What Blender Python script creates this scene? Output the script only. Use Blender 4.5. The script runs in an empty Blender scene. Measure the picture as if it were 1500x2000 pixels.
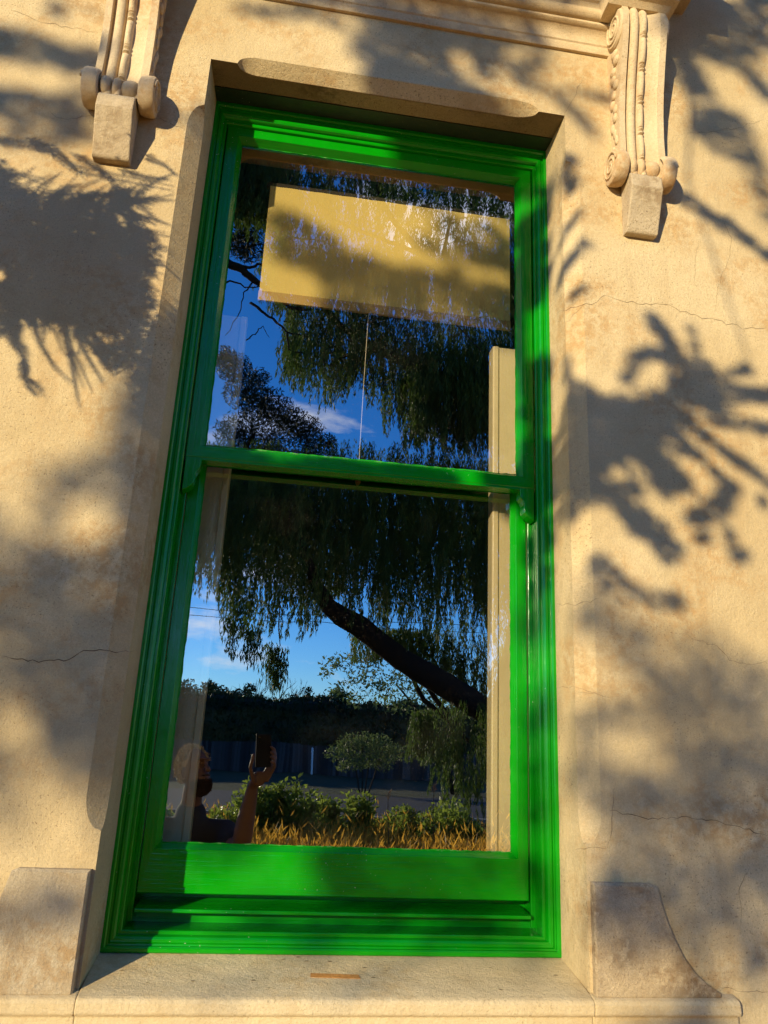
import bpy, bmesh, math, random
import numpy as np
from mathutils import Vector, Matrix

random.seed(7)
rng = np.random.default_rng(11)
scene = bpy.context.scene
col = scene.collection
PI = math.pi

# ------------------------------------------------------------------ camera
CAM = np.array([-.2140, -1.8143, .4045])
FPX = 1494.4                       # focal length in pixels of the 1500 x 2000 photograph
def cam_axes(yaw, pitch, roll):
    f = np.array([math.sin(yaw)*math.cos(pitch), math.cos(yaw)*math.cos(pitch), math.sin(pitch)])
    r = np.array([math.cos(yaw), -math.sin(yaw), 0.])
    u = np.cross(r, f)
    return math.cos(roll)*r + math.sin(roll)*u, -math.sin(roll)*r + math.cos(roll)*u, f
CR, CU, CF = cam_axes(.1355, .2959, .0477)
cd = bpy.data.cameras.new('camera')
cam = bpy.data.objects.new('camera', cd)
col.objects.link(cam)
cd.sensor_fit = 'VERTICAL'
cd.sensor_height = 24.0
cd.lens = 24.0*FPX/2000.0
cd.clip_start = .004
cd.clip_end = 3000
m = Matrix.Identity(4)
for i in range(3):
    m[i][0], m[i][1], m[i][2], m[i][3] = CR[i], CU[i], -CF[i], CAM[i]
cam.matrix_world = m
scene.camera = cam

# ------------------------------------------------------------------ sky, sun, exposure
SUN = np.array([-.72, -1.0, .285]); SUN /= np.linalg.norm(SUN)     # towards the sun
SUN_K = np.array([-.72, -1.0, .285])                               # per metre in front of the wall
sun_el = math.asin(SUN[2])
sun_az = math.atan2(SUN[0], SUN[1])                               # clockwise from +y

world = bpy.data.worlds.new('World')
scene.world = world
world.use_nodes = True
wn = world.node_tree
for n in list(wn.nodes): wn.nodes.remove(n)
def wnode(t, **kw):
    n = wn.nodes.new(t)
    for k, v in kw.items(): setattr(n, k, v)
    return n
wout = wnode('ShaderNodeOutputWorld')
bg = wnode('ShaderNodeBackground')
bg.inputs['Strength'].default_value = .148
sky = wnode('ShaderNodeTexSky', sky_type='NISHITA', sun_disc=False)
sky.sun_elevation = sun_el
sky.sun_rotation = sun_az
sky.altitude = 200
sky.air_density = 1.0
sky.dust_density = .05
sky.ozone_density = 4.0
tc = wnode('ShaderNodeTexCoord')
mp = wnode('ShaderNodeMapping')
mp.inputs['Scale'].default_value = (1.6, 1.6, 5.0)
mp.inputs['Location'].default_value = (18.629, 4.1438, 12.6018)
ns = wnode('ShaderNodeTexNoise')
ns.inputs['Scale'].default_value = 1.9
ns.inputs['Detail'].default_value = 9
ns.inputs['Roughness'].default_value = .58
ramp = wnode('ShaderNodeValToRGB')
ramp.color_ramp.elements[0].position = .585
ramp.color_ramp.elements[1].position = .74
mixc = wnode('ShaderNodeMix', data_type='RGBA')
mixc.inputs['B'].default_value = (8.5, 8.3, 8.1, 1)
wn.links.new(tc.outputs['Generated'], mp.inputs['Vector'])
wn.links.new(mp.outputs['Vector'], ns.inputs['Vector'])
wn.links.new(ns.outputs['Fac'], ramp.inputs['Fac'])
wn.links.new(ramp.outputs['Color'], mixc.inputs['Factor'])
hs = wnode('ShaderNodeHueSaturation')
hs.inputs['Saturation'].default_value = 1.2
wn.links.new(sky.outputs['Color'], hs.inputs['Color'])
tint = wnode('ShaderNodeMix', data_type='RGBA', blend_type='MULTIPLY')
tint.inputs['Factor'].default_value = 1.0
tint.inputs['B'].default_value = (.68, .95, 1.32, 1)
wn.links.new(hs.outputs['Color'], tint.inputs['A'])
wn.links.new(tint.outputs['Result'], mixc.inputs['A'])
wn.links.new(mixc.outputs['Result'], bg.inputs['Color'])
wn.links.new(bg.outputs['Background'], wout.inputs['Surface'])

sd = bpy.data.lights.new('sun', 'SUN')
sd.energy = 5.0
sd.angle = math.radians(.53)
sd.color = (1.0, .845, .54)
sun = bpy.data.objects.new('sun', sd)
col.objects.link(sun)
sun.rotation_euler = Vector(SUN).to_track_quat('Z', 'Y').to_euler()
sun.location = (-8, -12, 8)

scene.view_settings.view_transform = 'Standard'
scene.view_settings.look = 'None'
scene.view_settings.gamma = 1
scene.view_settings.exposure = .50
scene.view_settings.use_curve_mapping = False
scene.render.engine = 'CYCLES'
scene.cycles.max_bounces = 8
scene.cycles.transparent_max_bounces = 16
scene.cycles.use_denoising = True

# ------------------------------------------------------------------ photograph <-> place
def pix(P):
    d = np.asarray(P, float) - CAM
    z = d @ CF
    return 750 + FPX*(d @ CR)/z, 1000 - FPX*(d @ CU)/z
def ray(x, y):
    return CF + (np.asarray(x, float)[..., None]-750)/FPX*CR - (np.asarray(y, float)[..., None]-1000)/FPX*CU
def at(x, y, Y):                       # a point seen directly, in the plane y = Y
    d = ray(x, y); t = (Y-CAM[1])/d[..., 1]
    return CAM + t[..., None]*d
GLASS_Y = .25
def mir(x, y, Y):                      # a point seen in the lower pane's reflection, in the plane y = Y
    d = ray(x, y); t = (2*GLASS_Y-np.asarray(Y, float)-CAM[1])/d[..., 1]
    P = CAM + t[..., None]*d
    P[..., 1] = Y
    return P

# ------------------------------------------------------------------ helpers
def tag(o, label=None, cat=None, group=None, kind=None):
    if label: o['label'] = label
    if cat: o['category'] = cat
    if group: o['group'] = group
    if kind: o['kind'] = kind
    return o
def empty(name, loc=(0, 0, 0)):
    o = bpy.data.objects.new(name, None)
    o.empty_display_size = .1
    col.objects.link(o)
    o.location = loc
    return o
def adopt(o, parent):
    if parent is not None:
        bpy.context.view_layer.update()
        o.parent = parent
        o.matrix_parent_inverse = parent_matrix(parent).inverted()
def parent_matrix(p):
    M = p.matrix_basis.copy()
    if p.parent is not None:
        M = parent_matrix(p.parent) @ p.matrix_parent_inverse @ M
    return M
class MB:
    def __init__(s): s.v, s.f = [], []
    def poly(s, pts):
        n = len(s.v); s.v += [tuple(p) for p in pts]; s.f.append(tuple(range(n, n+len(pts))))
    def box(s, x0, x1, y0, y1, z0, z1):
        n = len(s.v)
        s.v += [(x0,y0,z0),(x1,y0,z0),(x1,y1,z0),(x0,y1,z0),(x0,y0,z1),(x1,y0,z1),(x1,y1,z1),(x0,y1,z1)]
        s.f += [tuple(n+i for i in q) for q in ((0,3,2,1),(4,5,6,7),(0,1,5,4),(1,2,6,5),(2,3,7,6),(3,0,4,7))]
    def prism(s, ring, axis, a, b):        # ring of 2-D points, extruded along axis from a to b
        def p3(p, t):
            return {'x': (t, p[0], p[1]), 'y': (p[0], t, p[1]), 'z': (p[0], p[1], t)}[axis]
        n = len(s.v); k = len(ring)
        s.v += [p3(p, a) for p in ring] + [p3(p, b) for p in ring]
        s.f.append(tuple(n+i for i in range(k))); s.f.append(tuple(n+k+i for i in reversed(range(k))))
        for i in range(k):
            j = (i+1) % k
            s.f.append((n+i, n+k+i, n+k+j, n+j))
    def grid(s, P, close_u=False):         # P[i][j] points
        n = len(s.v); a, b = len(P), len(P[0])
        for r in P: s.v += [tuple(p) for p in r]
        for i in range(a-1 + (1 if close_u else 0)):
            for j in range(b-1):
                i2 = (i+1) % a
                s.f.append((n+i*b+j, n+i2*b+j, n+i2*b+j+1, n+i*b+j+1))
    def tube(s, pts, radii, seg=8, cap=True):
        pts = [Vector(p) for p in pts]
        rows = []
        ref = Vector((.13, .91, .37))
        for i, p in enumerate(pts):
            t = (pts[min(i+1, len(pts)-1)] - pts[max(i-1, 0)]).normalized()
            a = t.cross(ref)
            if a.length < 1e-3: a = t.cross(Vector((1, 0, 0)))
            a.normalize(); b = t.cross(a)
            r = float(radii[i] if hasattr(radii, "__len__") else radii)
            rows.append([tuple(p + r*(math.cos(q)*a + math.sin(q)*b)) for q in [2*PI*k/seg for k in range(seg)]])
        n = len(s.v)
        for r in rows: s.v += r
        for i in range(len(rows)-1):
            for k in range(seg):
                k2 = (k+1) % seg
                s.f.append((n+i*seg+k, n+i*seg+k2, n+(i+1)*seg+k2, n+(i+1)*seg+k))
        if cap:
            s.f.append(tuple(n+k for k in reversed(range(seg))))
            s.f.append(tuple(n+(len(rows)-1)*seg+k for k in range(seg)))
    def ball(s, c, r, nu=12, nv=8):
        c = Vector(c); r = Vector(r) if hasattr(r, '__len__') else Vector((r, r, r))
        P = []
        for i in range(nv+1):
            th = PI*i/nv
            P.append([(c.x+r.x*math.sin(th)*math.cos(2*PI*k/nu), c.y+r.y*math.sin(th)*math.sin(2*PI*k/nu), c.z-r.z*math.cos(th)) for k in range(nu+1)])
        s.grid(P)
    def build(s, name, mat, parent=None, smooth=False, bevel=0, weld=True, recalc=True):
        me = bpy.data.meshes.new(name)
        me.from_pydata(s.v, [], s.f)
        bm = bmesh.new(); bm.from_mesh(me)
        if weld: bmesh.ops.remove_doubles(bm, verts=bm.verts, dist=1e-5)
        if recalc: bmesh.ops.recalc_face_normals(bm, faces=bm.faces)
        bm.to_mesh(me); bm.free()
        me.materials.append(mat)
        if smooth:
            for p in me.polygons: p.use_smooth = True
        o = bpy.data.objects.new(name, me)
        col.objects.link(o)
        if bevel:
            b = o.modifiers.new('bevel', 'BEVEL'); b.width = bevel; b.segments = 2; b.limit_method = 'ANGLE'
        if smooth == 'auto':
            es = o.modifiers.new('split', 'EDGE_SPLIT'); es.split_angle = math.radians(38)
        adopt(o, parent)
        return o

def leaf_cards(name, C, D, N, L, W, mat, parent=None, fold=0.0):
    """many diamond leaves in one mesh: centre, direction, side vector, length, width"""
    n = len(C)
    D = D/np.linalg.norm(D, axis=1, keepdims=True)
    S = np.cross(D, N); S /= (np.linalg.norm(S, axis=1, keepdims=True)+1e-9)
    L = np.broadcast_to(np.asarray(L, float), (n,))[:, None]; W = np.broadcast_to(np.asarray(W, float), (n,))[:, None]
    V = np.empty((n, 4, 3))
    V[:, 0] = C - D*L/2; V[:, 2] = C + D*L/2
    V[:, 1] = C + S*W/2 - D*L*.08; V[:, 3] = C - S*W/2 - D*L*.08
    me = bpy.data.meshes.new(name)
    me.vertices.add(4*n); me.vertices.foreach_set('co', V.reshape(-1))
    me.loops.add(4*n); me.loops.foreach_set('vertex_index', np.arange(4*n, dtype=np.int32))
    me.polygons.add(n)
    me.polygons.foreach_set('loop_start', np.arange(0, 4*n, 4, dtype=np.int32))
    me.polygons.foreach_set('loop_total', np.full(n, 4, dtype=np.int32))
    me.update(calc_edges=True)
    me.materials.append(mat)
    o = bpy.data.objects.new(name, me)
    col.objects.link(o)
    adopt(o, parent)
    return o
def rvec(n): 
    v = rng.normal(size=(n, 3)); return v/np.linalg.norm(v, axis=1, keepdims=True)

# ------------------------------------------------------------------ materials
class NT:
    def __init__(s, name):
        s.m = bpy.data.materials.new(name); s.m.use_nodes = True
        s.t = s.m.node_tree
        for n in list(s.t.nodes): s.t.nodes.remove(n)
        s.out = s.n('ShaderNodeOutputMaterial')
    def n(s, t, **kw):
        x = s.t.nodes.new(t)
        for k, v in kw.items():
            if k in x.inputs.keys() if hasattr(x.inputs, 'keys') else False: x.inputs[k].default_value = v
            else: setattr(x, k, v)
        return x
    def l(s, a, b): s.t.links.new(a, b)
    def pos(s, scale=(1, 1, 1), loc=(0, 0, 0), rot=(0, 0, 0)):
        g = s.n('ShaderNodeNewGeometry'); mpn = s.n('ShaderNodeMapping')
        mpn.inputs['Scale'].default_value = scale; mpn.inputs['Location'].default_value = loc
        mpn.inputs['Rotation'].default_value = rot
        s.l(g.outputs['Position'], mpn.inputs['Vector']); return mpn.outputs['Vector']
    def noise(s, scale, detail=4, rough=.5, vec=None, dist=0):
        x = s.n('ShaderNodeTexNoise'); x.inputs['Scale'].default_value = scale
        x.inputs['Detail'].default_value = detail; x.inputs['Roughness'].default_value = rough
        x.inputs['Distortion'].default_value = dist
        s.l(vec if vec is not None else s.pos(), x.inputs['Vector']); return x.outputs['Fac']
    def ramp(s, fac, stops):
        x = s.n('ShaderNodeValToRGB'); cr = x.color_ramp
        while len(cr.elements) > 1: cr.elements.remove(cr.elements[-1])
        cr.elements[0].position = stops[0][0]; cr.elements[0].color = (*stops[0][1], 1)
        for p, c in stops[1:]:
            e = cr.elements.new(p); e.color = (*c, 1)
        s.l(fac, x.inputs['Fac']); return x.outputs['Color']
    def val(s, fac, a, b, c0=0., c1=1.):
        x = s.n('ShaderNodeMapRange'); x.inputs['From Min'].default_value = a; x.inputs['From Max'].default_value = b
        x.inputs['To Min'].default_value = c0; x.inputs['To Max'].default_value = c1
        x.interpolation_type = 'SMOOTHSTEP'
        s.l(fac, x.inputs['Value']); return x.outputs['Result']
    def mix(s, fac, a, b, mode='MIX'):
        x = s.n('ShaderNodeMix', data_type='RGBA', blend_type=mode)
        for sock, v in (('Factor', fac), ('A', a), ('B', b)):
            if isinstance(v, tuple): x.inputs[sock].default_value = (*v, 1)
            elif isinstance(v, (int, float)): x.inputs[sock].default_value = v
            else: s.l(v, x.inputs[sock])
        return x.outputs['Result']
    def math(s, op, a, b=None):
        x = s.n('ShaderNodeMath', operation=op)
        for i, v in enumerate((a, b)):
            if v is None: continue
            if isinstance(v, (int, float)): x.inputs[i].default_value = v
            else: s.l(v, x.inputs[i])
        return x.outputs['Value']
    def bump(s, h, strength=.3, dist=.01, normal=None):
        x = s.n('ShaderNodeBump'); x.inputs['Strength'].default_value = strength; x.inputs['Distance'].default_value = dist
        s.l(h, x.inputs['Height'])
        if normal is not None: s.l(normal, x.inputs['Normal'])
        return x.outputs['Normal']
    def princ(s, color, rough=.8, normal=None, spec=.3, **kw):
        b = s.n('ShaderNodeBsdfPrincipled')
        for sock, v in (('Base Color', color), ('Roughness', rough), ('Specular IOR Level', spec)):
            if isinstance(v, tuple): b.inputs[sock].default_value = (*v, 1)
            elif isinstance(v, (int, float)): b.inputs[sock].default_value = v
            else: s.l(v, b.inputs[sock])
        for k, v in kw.items(): b.inputs[k].default_value = v
        if normal is not None: s.l(normal, b.inputs['Normal'])
        s.l(b.outputs['BSDF'], s.out.inputs['Surface']); return s.m

def plaster(name, c_hi, c_lo, stain, stain_amt, speck_amt, grit=1.0, s0=.44):
    t = NT(name)
    big = t.noise(1.5, 5, .55)
    mid = t.noise(7, 6, .6)
    fine = t.noise(140, 5, .7)
    c = t.mix(t.val(big, .38, .62), c_lo, c_hi)
    c = t.mix(t.val(mid, .42, .75, 0, .35), c, tuple(x*.86 for x in c_lo))
    st = t.math('MULTIPLY', t.val(t.noise(2.6, 7, .62, t.pos((1, 1, 1.25), (4.2, 0, 1.1))), s0, s0+.18), t.val(t.noise(38, 5, .7), .38, .60))
    c = t.mix(t.math('MULTIPLY', st, stain_amt), c, stain)
    sk = t.val(t.noise(9, 4, .6, t.pos((1, 1, .16), (2.2, 7, 3))), .50, .70, 0, .38)
    c = t.mix(t.math('MULTIPLY', sk, t.val(t.noise(1.1, 3, .5, t.pos((1, 1, 1), (5, 1, 8))), .42, .6)), c, tuple(a*.5+b*.28 for a, b in zip(stain, c_lo)))
    sp = t.math('MULTIPLY', t.val(t.noise(150, 4, .7), .57, .66), t.val(t.noise(3.3, 4, .6, t.pos((1, 1, 1), (9.1, 2, .3))), .42, .60))
    c = t.mix(t.math('MULTIPLY', sp, speck_amt), c, (.16, .09, .04))
    c = t.mix(t.val(fine, .38, .64, 0, .30), c, tuple(x*.72 for x in c_lo))
    g2 = t.noise(300, 6, .85)
    c = t.mix(t.val(g2, .40, .62, 0, .34*grit), c, tuple(x*.52 for x in c_lo))
    h = t.math('ADD', t.math('MULTIPLY', fine, .55), t.math('MULTIPLY', g2, .5))
    h = t.math('ADD', h, t.math('MULTIPLY', t.noise(22, 4, .6), 1.2))
    nrm = t.bump(h, .8*grit, .007)
    nrm = t.bump(big, .35, .03, nrm)
    return t.princ(c, .92, nrm, .15)
M = {}
M['wall'] = plaster('wall_render', (.72, .57, .335), (.60, .455, .245), (.50, .27, .09), .72, .8, 1.0, .45)
M['block'] = plaster('weathered_render', (.72, .57, .37), (.60, .45, .26), (.24, .125, .045), .92, .9, 1.5, .45)
M['block_l'] = plaster('weathered_render_light', (.66, .55, .38), (.56, .45, .29), (.42, .25, .10), .85, .8, 1.3, .43)
M['sill'] = plaster('sill_render', (.70, .57, .35), (.62, .48, .27), (.50, .30, .10), .45, .45, .8)
M['stone'] = plaster('cast_stone', (.72, .57, .36), (.63, .47, .27), (.50, .24, .07), .6, .5, .7)
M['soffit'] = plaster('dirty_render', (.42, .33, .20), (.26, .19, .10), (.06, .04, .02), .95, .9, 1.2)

def paint(name, c, rough=.19, wave=.28, horiz=False):
    t = NT(name)
    g = t.noise(9, 3, .5, t.pos((.8, 14, 14) if horiz else (14, 14, .8)))
    g2 = t.noise(60, 4, .6, t.pos((.3, 3, 3) if horiz else (3, 3, .3)))
    colr = t.mix(t.val(t.noise(14, 5, .6), .35, .75, 0, .35), c, tuple(x*.78 for x in c))
    colr = t.mix(t.val(t.noise(3.1, 5, .65, t.pos((1, 1, 1), (3, 8, 1))), .48, .70, 0, .30), colr, tuple(min(1, x*1.25+.012) for x in c))
    chip = t.math('MULTIPLY', t.val(t.noise(170, 3, .6), .695, .73), t.val(t.noise(4, 3, .5), .5, .62))
    colr = t.mix(chip, colr, (.55, .62, .45))
    nrm = t.bump(t.math('ADD', g, t.math('MULTIPLY', g2, .4)), wave, .004)
    r = t.val(t.noise(25, 4, .6), .3, .7, rough*.8, rough*1.35)
    return t.princ(colr, r, nrm, .5)
M['green'] = paint('green_gloss_paint', (.001, .235, .002))
M['green_h'] = paint('green_gloss_paint_rail', (.001, .245, .002), horiz=True)
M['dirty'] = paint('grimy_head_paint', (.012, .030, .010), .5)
t = NT('glazing_putty'); M['putty'] = t.princ(t.mix(t.val(t.noise(70, 4), .5, .7, 0, .5), (.012, .27, .018), (.25, .36, .16)), .35, t.bump(t.noise(120, 3), .3, .003))
M['cream'] = paint('cream_interior_paint', (.88, .70, .36), .38, .12)

def glass_mat(name, refl, dust, seed):
    t = NT(name)
    w = t.noise(2.3, 2, .4, t.pos((1, 1, .8), (seed, 0, 0)))
    w2 = t.noise(7, 2, .4, t.pos((1, 1, .45), (seed, 1, 3)))
    nrm = t.bump(t.math('ADD', w, t.math('MULTIPLY', w2, .16)), .14, .0075)
    gl = t.n('ShaderNodeBsdfGlossy'); gl.inputs['Roughness'].default_value = .0
    gl.inputs['Color'].default_value = (.97, .99, 1, 1); t.l(nrm, gl.inputs['Normal'])
    tr = t.n('ShaderNodeBsdfTransparent'); tr.inputs['Color'].default_value = (1, 1, 1, 1)
    mx = t.n('ShaderNodeMixShader'); mx.inputs['Fac'].default_value = refl
    t.l(tr.outputs['BSDF'], mx.inputs[1]); t.l(gl.outputs['BSDF'], mx.inputs[2])
    df = t.n('ShaderNodeBsdfDiffuse'); df.inputs['Color'].default_value = (.75, .68, .55, 1)
    sp = t.math('MULTIPLY', t.val(t.noise(330, 2, .5), .64, .72), t.val(t.noise(3.2, 4, .6, t.pos((1, 1, 1), (seed, 5, 2))), .38, .72))
    f = t.math('ADD', t.math('MULTIPLY', sp, dust), t.val(t.noise(2.1, 5, .6, t.pos((1, 1, 1.6), (seed+3, 5, 2))), .5, .8, .0, .012))
    mx2 = t.n('ShaderNodeMixShader'); t.l(f, mx2.inputs['Fac'])
    t.l(mx.outputs['Shader'], mx2.inputs[1]); t.l(df.outputs['BSDF'], mx2.inputs[2])
    t.l(mx2.outputs['Shader'], t.out.inputs['Surface'])
    return t.m
M['glass_up'] = glass_mat('old_window_glass', .40, .10, 1.7)
M['glass_lo'] = glass_mat('old_window_glass_low', .44, .05, 6.3)

def flat(name, c, rough=.8, nscale=30, namt=.25, bump=.0, bscale=60, spec=.3, **kw):
    t = NT(name)
    cc = t.mix(t.val(t.noise(nscale, 5, .6), .3, .72, 0, namt), c, tuple(x*.5 for x in c))
    nrm = t.bump(t.noise(bscale, 4, .6), bump, .01) if bump else None
    return t.princ(cc, rough, nrm, spec, **kw)
M['blind'] = flat('yellow_blind_cloth', (.90, .66, .19), .85, 300, .12, .06, 500)
M['hem'] = flat('blind_hem', (.60, .38, .12), .85, 300, .12, .1, 400)
M['brown'] = flat('varnished_brown', (.34, .20, .09), .45, 12, .3)
M['rollerm'] = flat('dark_roller', (.05, .035, .02), .7)
M['cord'] = flat('cord', (.72, .60, .40), .8)
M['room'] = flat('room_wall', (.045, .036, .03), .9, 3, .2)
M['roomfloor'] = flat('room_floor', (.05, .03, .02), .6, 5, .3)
M['crack'] = flat('crack_dark', (.16, .10, .05), .95)
M['tape'] = flat('aged_tape', (.50, .23, .06), .6, 120, .5, .3, 200)
M['bark'] = flat('bark', (.016, .012, .009), .95, 14, .6, .9, 25)
M['twig'] = flat('twig', (.05, .035, .025), .9, 30, .4)
M['fence'] = flat('weathered_paling', (.035, .034, .04), .9, 9, .5, .4, 60)
t = NT('weathered_palings'); oi_ = t.n('ShaderNodeObjectInfo')
M['paling'] = t.princ(t.mix(oi_.outputs['Random'], (.018, .018, .022), (.085, .08, .085)), .9)
M['white'] = flat('white_post_paint', (.75, .76, .78), .6)
M['skin'] = flat('skin', (.10, .05, .033), .5, 40, .22, .1, 150)
M['hair'] = flat('hair', (.42, .33, .21), .65, 160, .5, .6, 220)
M['beard'] = flat('beard', (.05, .03, .02), .75, 160, .5, .6, 220)
M['shirt'] = flat('navy_shirt', (.012, .014, .026), .9, 40, .3, .25, 25)
M['jeans'] = flat('jeans', (.03, .04, .07), .9, 60, .3, .2, 80)
M['shoe'] = flat('shoe', (.03, .025, .02), .7)
M['phone'] = flat('phone_black', (.004, .004, .005), .5, 30, .1, spec=.15)
M['lens'] = flat('lens_glass', (.002, .002, .004), .05, 30, .1, spec=.9)
M['road'] = flat('road_bitumen', (.014, .017, .025), .8, 6, .35, .3, 80)
M['wire'] = flat('wire', (.02, .02, .02), .6)

def leaf_mat(name, c1, c2, transl=.35, rough=.55):
    t = NT(name)
    oi = t.n('ShaderNodeObjectInfo')
    n1 = t.noise(1.3, 3, .5); n2 = t.noise(23, 2, .5)
    c = t.mix(t.val(t.math('ADD', t.math('MULTIPLY', n1, .6), t.math('MULTIPLY', n2, .4)), .35, .65), c1, c2)
    b = t.n('ShaderNodeBsdfPrincipled'); t.l(c, b.inputs['Base Color']); b.inputs['Roughness'].default_value = rough
    b.inputs['Specular IOR Level'].default_value = .25
    tl = t.n('ShaderNodeBsdfTranslucent'); t.l(t.mix(.5, c, tuple(min(1, x*1.6) for x in c2)), tl.inputs['Color'])
    mx = t.n('ShaderNodeMixShader'); mx.inputs['Fac'].default_value = transl
    t.l(b.outputs['BSDF'], mx.inputs[1]); t.l(tl.outputs['BSDF'], mx.inputs[2]); t.l(mx.outputs['Shader'], t.out.inputs['Surface'])
    return t.m
M['weep'] = leaf_mat('weeping_foliage', (.022, .055, .010), (.09, .145, .025), .40)
M['dark'] = leaf_mat('dark_needles', (.008, .016, .008), (.02, .034, .014), .08)
M['hedge'] = leaf_mat('hedge_leaf', (.010, .024, .007), (.03, .055, .014), .12)
M['shrub'] = leaf_mat('shrub_leaf', (.08, .13, .018), (.22, .28, .045), .6, .3)
M['gold'] = leaf_mat('golden_groundcover', (.42, .20, .02), (.62, .36, .05), .6)
M['bush'] = leaf_mat('olive_bush_leaf', (.06, .095, .03), (.13, .18, .06), .45)
M['shade'] = leaf_mat('cypress_spray', (.02, .04, .012), (.05, .08, .02), .03)

t = NT('lawn')
M['lawn'] = t.princ(t.mix(t.val(t.noise(.35, 5, .6), .35, .65), (.022, .036, .012), (.045, .05, .02)), .95, t.bump(t.noise(30, 4), .8, .05))
t = NT('garden_soil')
M['soil'] = t.princ(t.mix(t.val(t.noise(1.2, 6, .65), .35, .65), (.30, .14, .03), (.42, .22, .05)), .95, t.bump(t.noise(25, 5), .9, .05))

# ------------------------------------------------------------------ the setting: ground, garden, road
GZ = -1.20
def sheet(name, x0, x1, y0, y1, z, mat, kind='structure'):
    b = MB(); b.poly([(x0, y0, z), (x1, y0, z), (x1, y1, z), (x0, y1, z)])
    return tag(b.build(name, mat), kind=kind)
sheet('ground', -600, 600, -900, 500, GZ, M['lawn'])
sheet('garden_bed', -14, 14, -12.4, -.02, GZ+.012, M['soil'])
rb = MB()
rb.box(-120, 120, -24.5, -15.6, GZ-.1, GZ+.02)
tag(rb.build('road', M['road']), kind='structure')
kb = MB(); kb.box(-120, 120, -15.6, -15.4, GZ-.1, GZ+.12)
tag(kb.build('kerb', flat('kerb_concrete', (.25, .24, .22), .9, 20, .3, .3)), kind='structure')

# ------------------------------------------------------------------ the rendered wall with its chamfered opening
OX, OT, OB = .538, 2.292, -.10         # opening half width, top, bottom
def stop(s, length):                   # rounded chamfer stop: 0 .. 1
    s = min(max(s/length, 0), 1)
    return math.sqrt(max(0, 1-(1-s)**2))
def ch_side(z, w=.040):
    return w*min(stop(z-.205, .075), stop(2.125-z, .085))
def ch_head(x, w=.030):
    return w*min(stop(x+.462, .060), stop(.455-x, .075))
ring = []                              # x, z, nx, nz, chamfer
zs = sorted(set([OB, .0, .1] + [.205+.075*k/14 for k in range(15)] + [.4, .8, 1.2, 1.6, 1.9] + [2.04+.085*k/14 for k in range(15)] + [2.2, OT]))
xs = sorted(set([-OX] + [-.462+.06*k/12 for k in range(13)] + [-.2, 0, .2] + [.38+.075*k/12 for k in range(13)] + [OX]))
for z in zs: ring.append((-OX, z, -1, 0, ch_side(z)))
for x in xs[1:]: ring.append((x, OT, 0, 1, ch_head(x)))
for z in zs[::-1][1:]: ring.append((OX, z, 1, 0, ch_side(z)))
for x in (.3, 0, -.3): ring.append((x, OB, 0, -1, 0))
WX0, WX1, WZ0, WZ1, WBACK = -6.5, 6.5, GZ-.3, 4.6, .34
def outer_pt(x, z):                    # push a ring point out to the wall's edge
    dx, dz = x, z-1.1
    k = min((WX1 if dx > 0 else -WX0)/max(abs(dx), 1e-6), ((WZ1-1.1) if dz > 0 else (1.1-WZ0))/max(abs(dz), 1e-6))
    return dx*k, 1.1+dz*k
wb = MB()
A = [(x+nx*c, 0, z+nz*c) for x, z, nx, nz, c in ring]
B = [(x, c*(1.0 if nz == 0 else 1.15), z) for x, z, nx, nz, c in ring]
Cc = [(x*.980, .21, z if z > OB else z) for x, z, nx, nz, c in ring]
Dd = [(x*1.02, WBACK, z) for x, z, nx, nz, c in ring]
O = [(*outer_pt(x, z),) for x, z, nx, nz, c in ring]
# the corner points of the outer rectangle
Of = [(a, 0, b) for a, b in O]; Ob = [(a, WBACK, b) for a, b in O]
n = len(ring)
for i in range(n):
    j = (i+1) % n
    wb.poly([Of[i], Of[j], A[j], A[i]])
    wb.poly([A[i], A[j], B[j], B[i]])
    wb.poly([B[i], B[j], Cc[j], Cc[i]])
    wb.poly([Cc[i], Cc[j], Dd[j], Dd[i]])
    wb.poly([Dd[i], Dd[j], Ob[j], Ob[i]])
    wb.poly([Of[j], Of[i], Ob[i], Ob[j]])
wall = wb.build('rendered_wall', M['wall'])
tag(wall, 'cream rendered house wall with stains and hairline cracks around the window', 'wall')
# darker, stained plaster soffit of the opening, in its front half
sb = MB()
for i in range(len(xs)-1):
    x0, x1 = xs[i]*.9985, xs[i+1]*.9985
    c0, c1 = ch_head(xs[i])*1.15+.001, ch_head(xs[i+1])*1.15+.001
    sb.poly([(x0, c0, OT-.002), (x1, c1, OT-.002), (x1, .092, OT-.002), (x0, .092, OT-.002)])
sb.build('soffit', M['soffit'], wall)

def crack(pts, w=2.2, Y=-.0006, jag=3.0, closeness=9):
    P = []
    for (x0, y0), (x1, y1) in zip(pts[:-1], pts[1:]):
        k = max(2, int(math.hypot(x1-x0, y1-y0)/closeness))
        for i in range(k): P.append((x0+(x1-x0)*i/k+random.uniform(-jag, jag)*.5, y0+(y1-y0)*i/k+random.uniform(-jag, jag)))
    P.append(pts[-1])
    W = [at(np.array(p[0]), np.array(p[1]), Y) for p in P]
    b = MB(); L, Rr = [], []
    for i, p in enumerate(W):
        a, q = W[max(0, i-1)], W[min(len(W)-1, i+1)]
        d = q-a; nrm = np.array([-d[2], 0, d[0]])/(np.linalg.norm(d)+1e-9)
        ww = w*.00032*random.uniform(.35, 1.2)*min(1, .25+min(i, len(W)-1-i)*.3)
        L.append(p+nrm*ww); Rr.append(p-nrm*ww)
    b.grid([L, Rr])
    return b.build('crack', M['crack'], wall)
crack([(0, 1283), (45, 1289), (95, 1292), (135, 1288), (165, 1272), (205, 1269), (235, 1274), (262, 1271)], 3.2)
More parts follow.
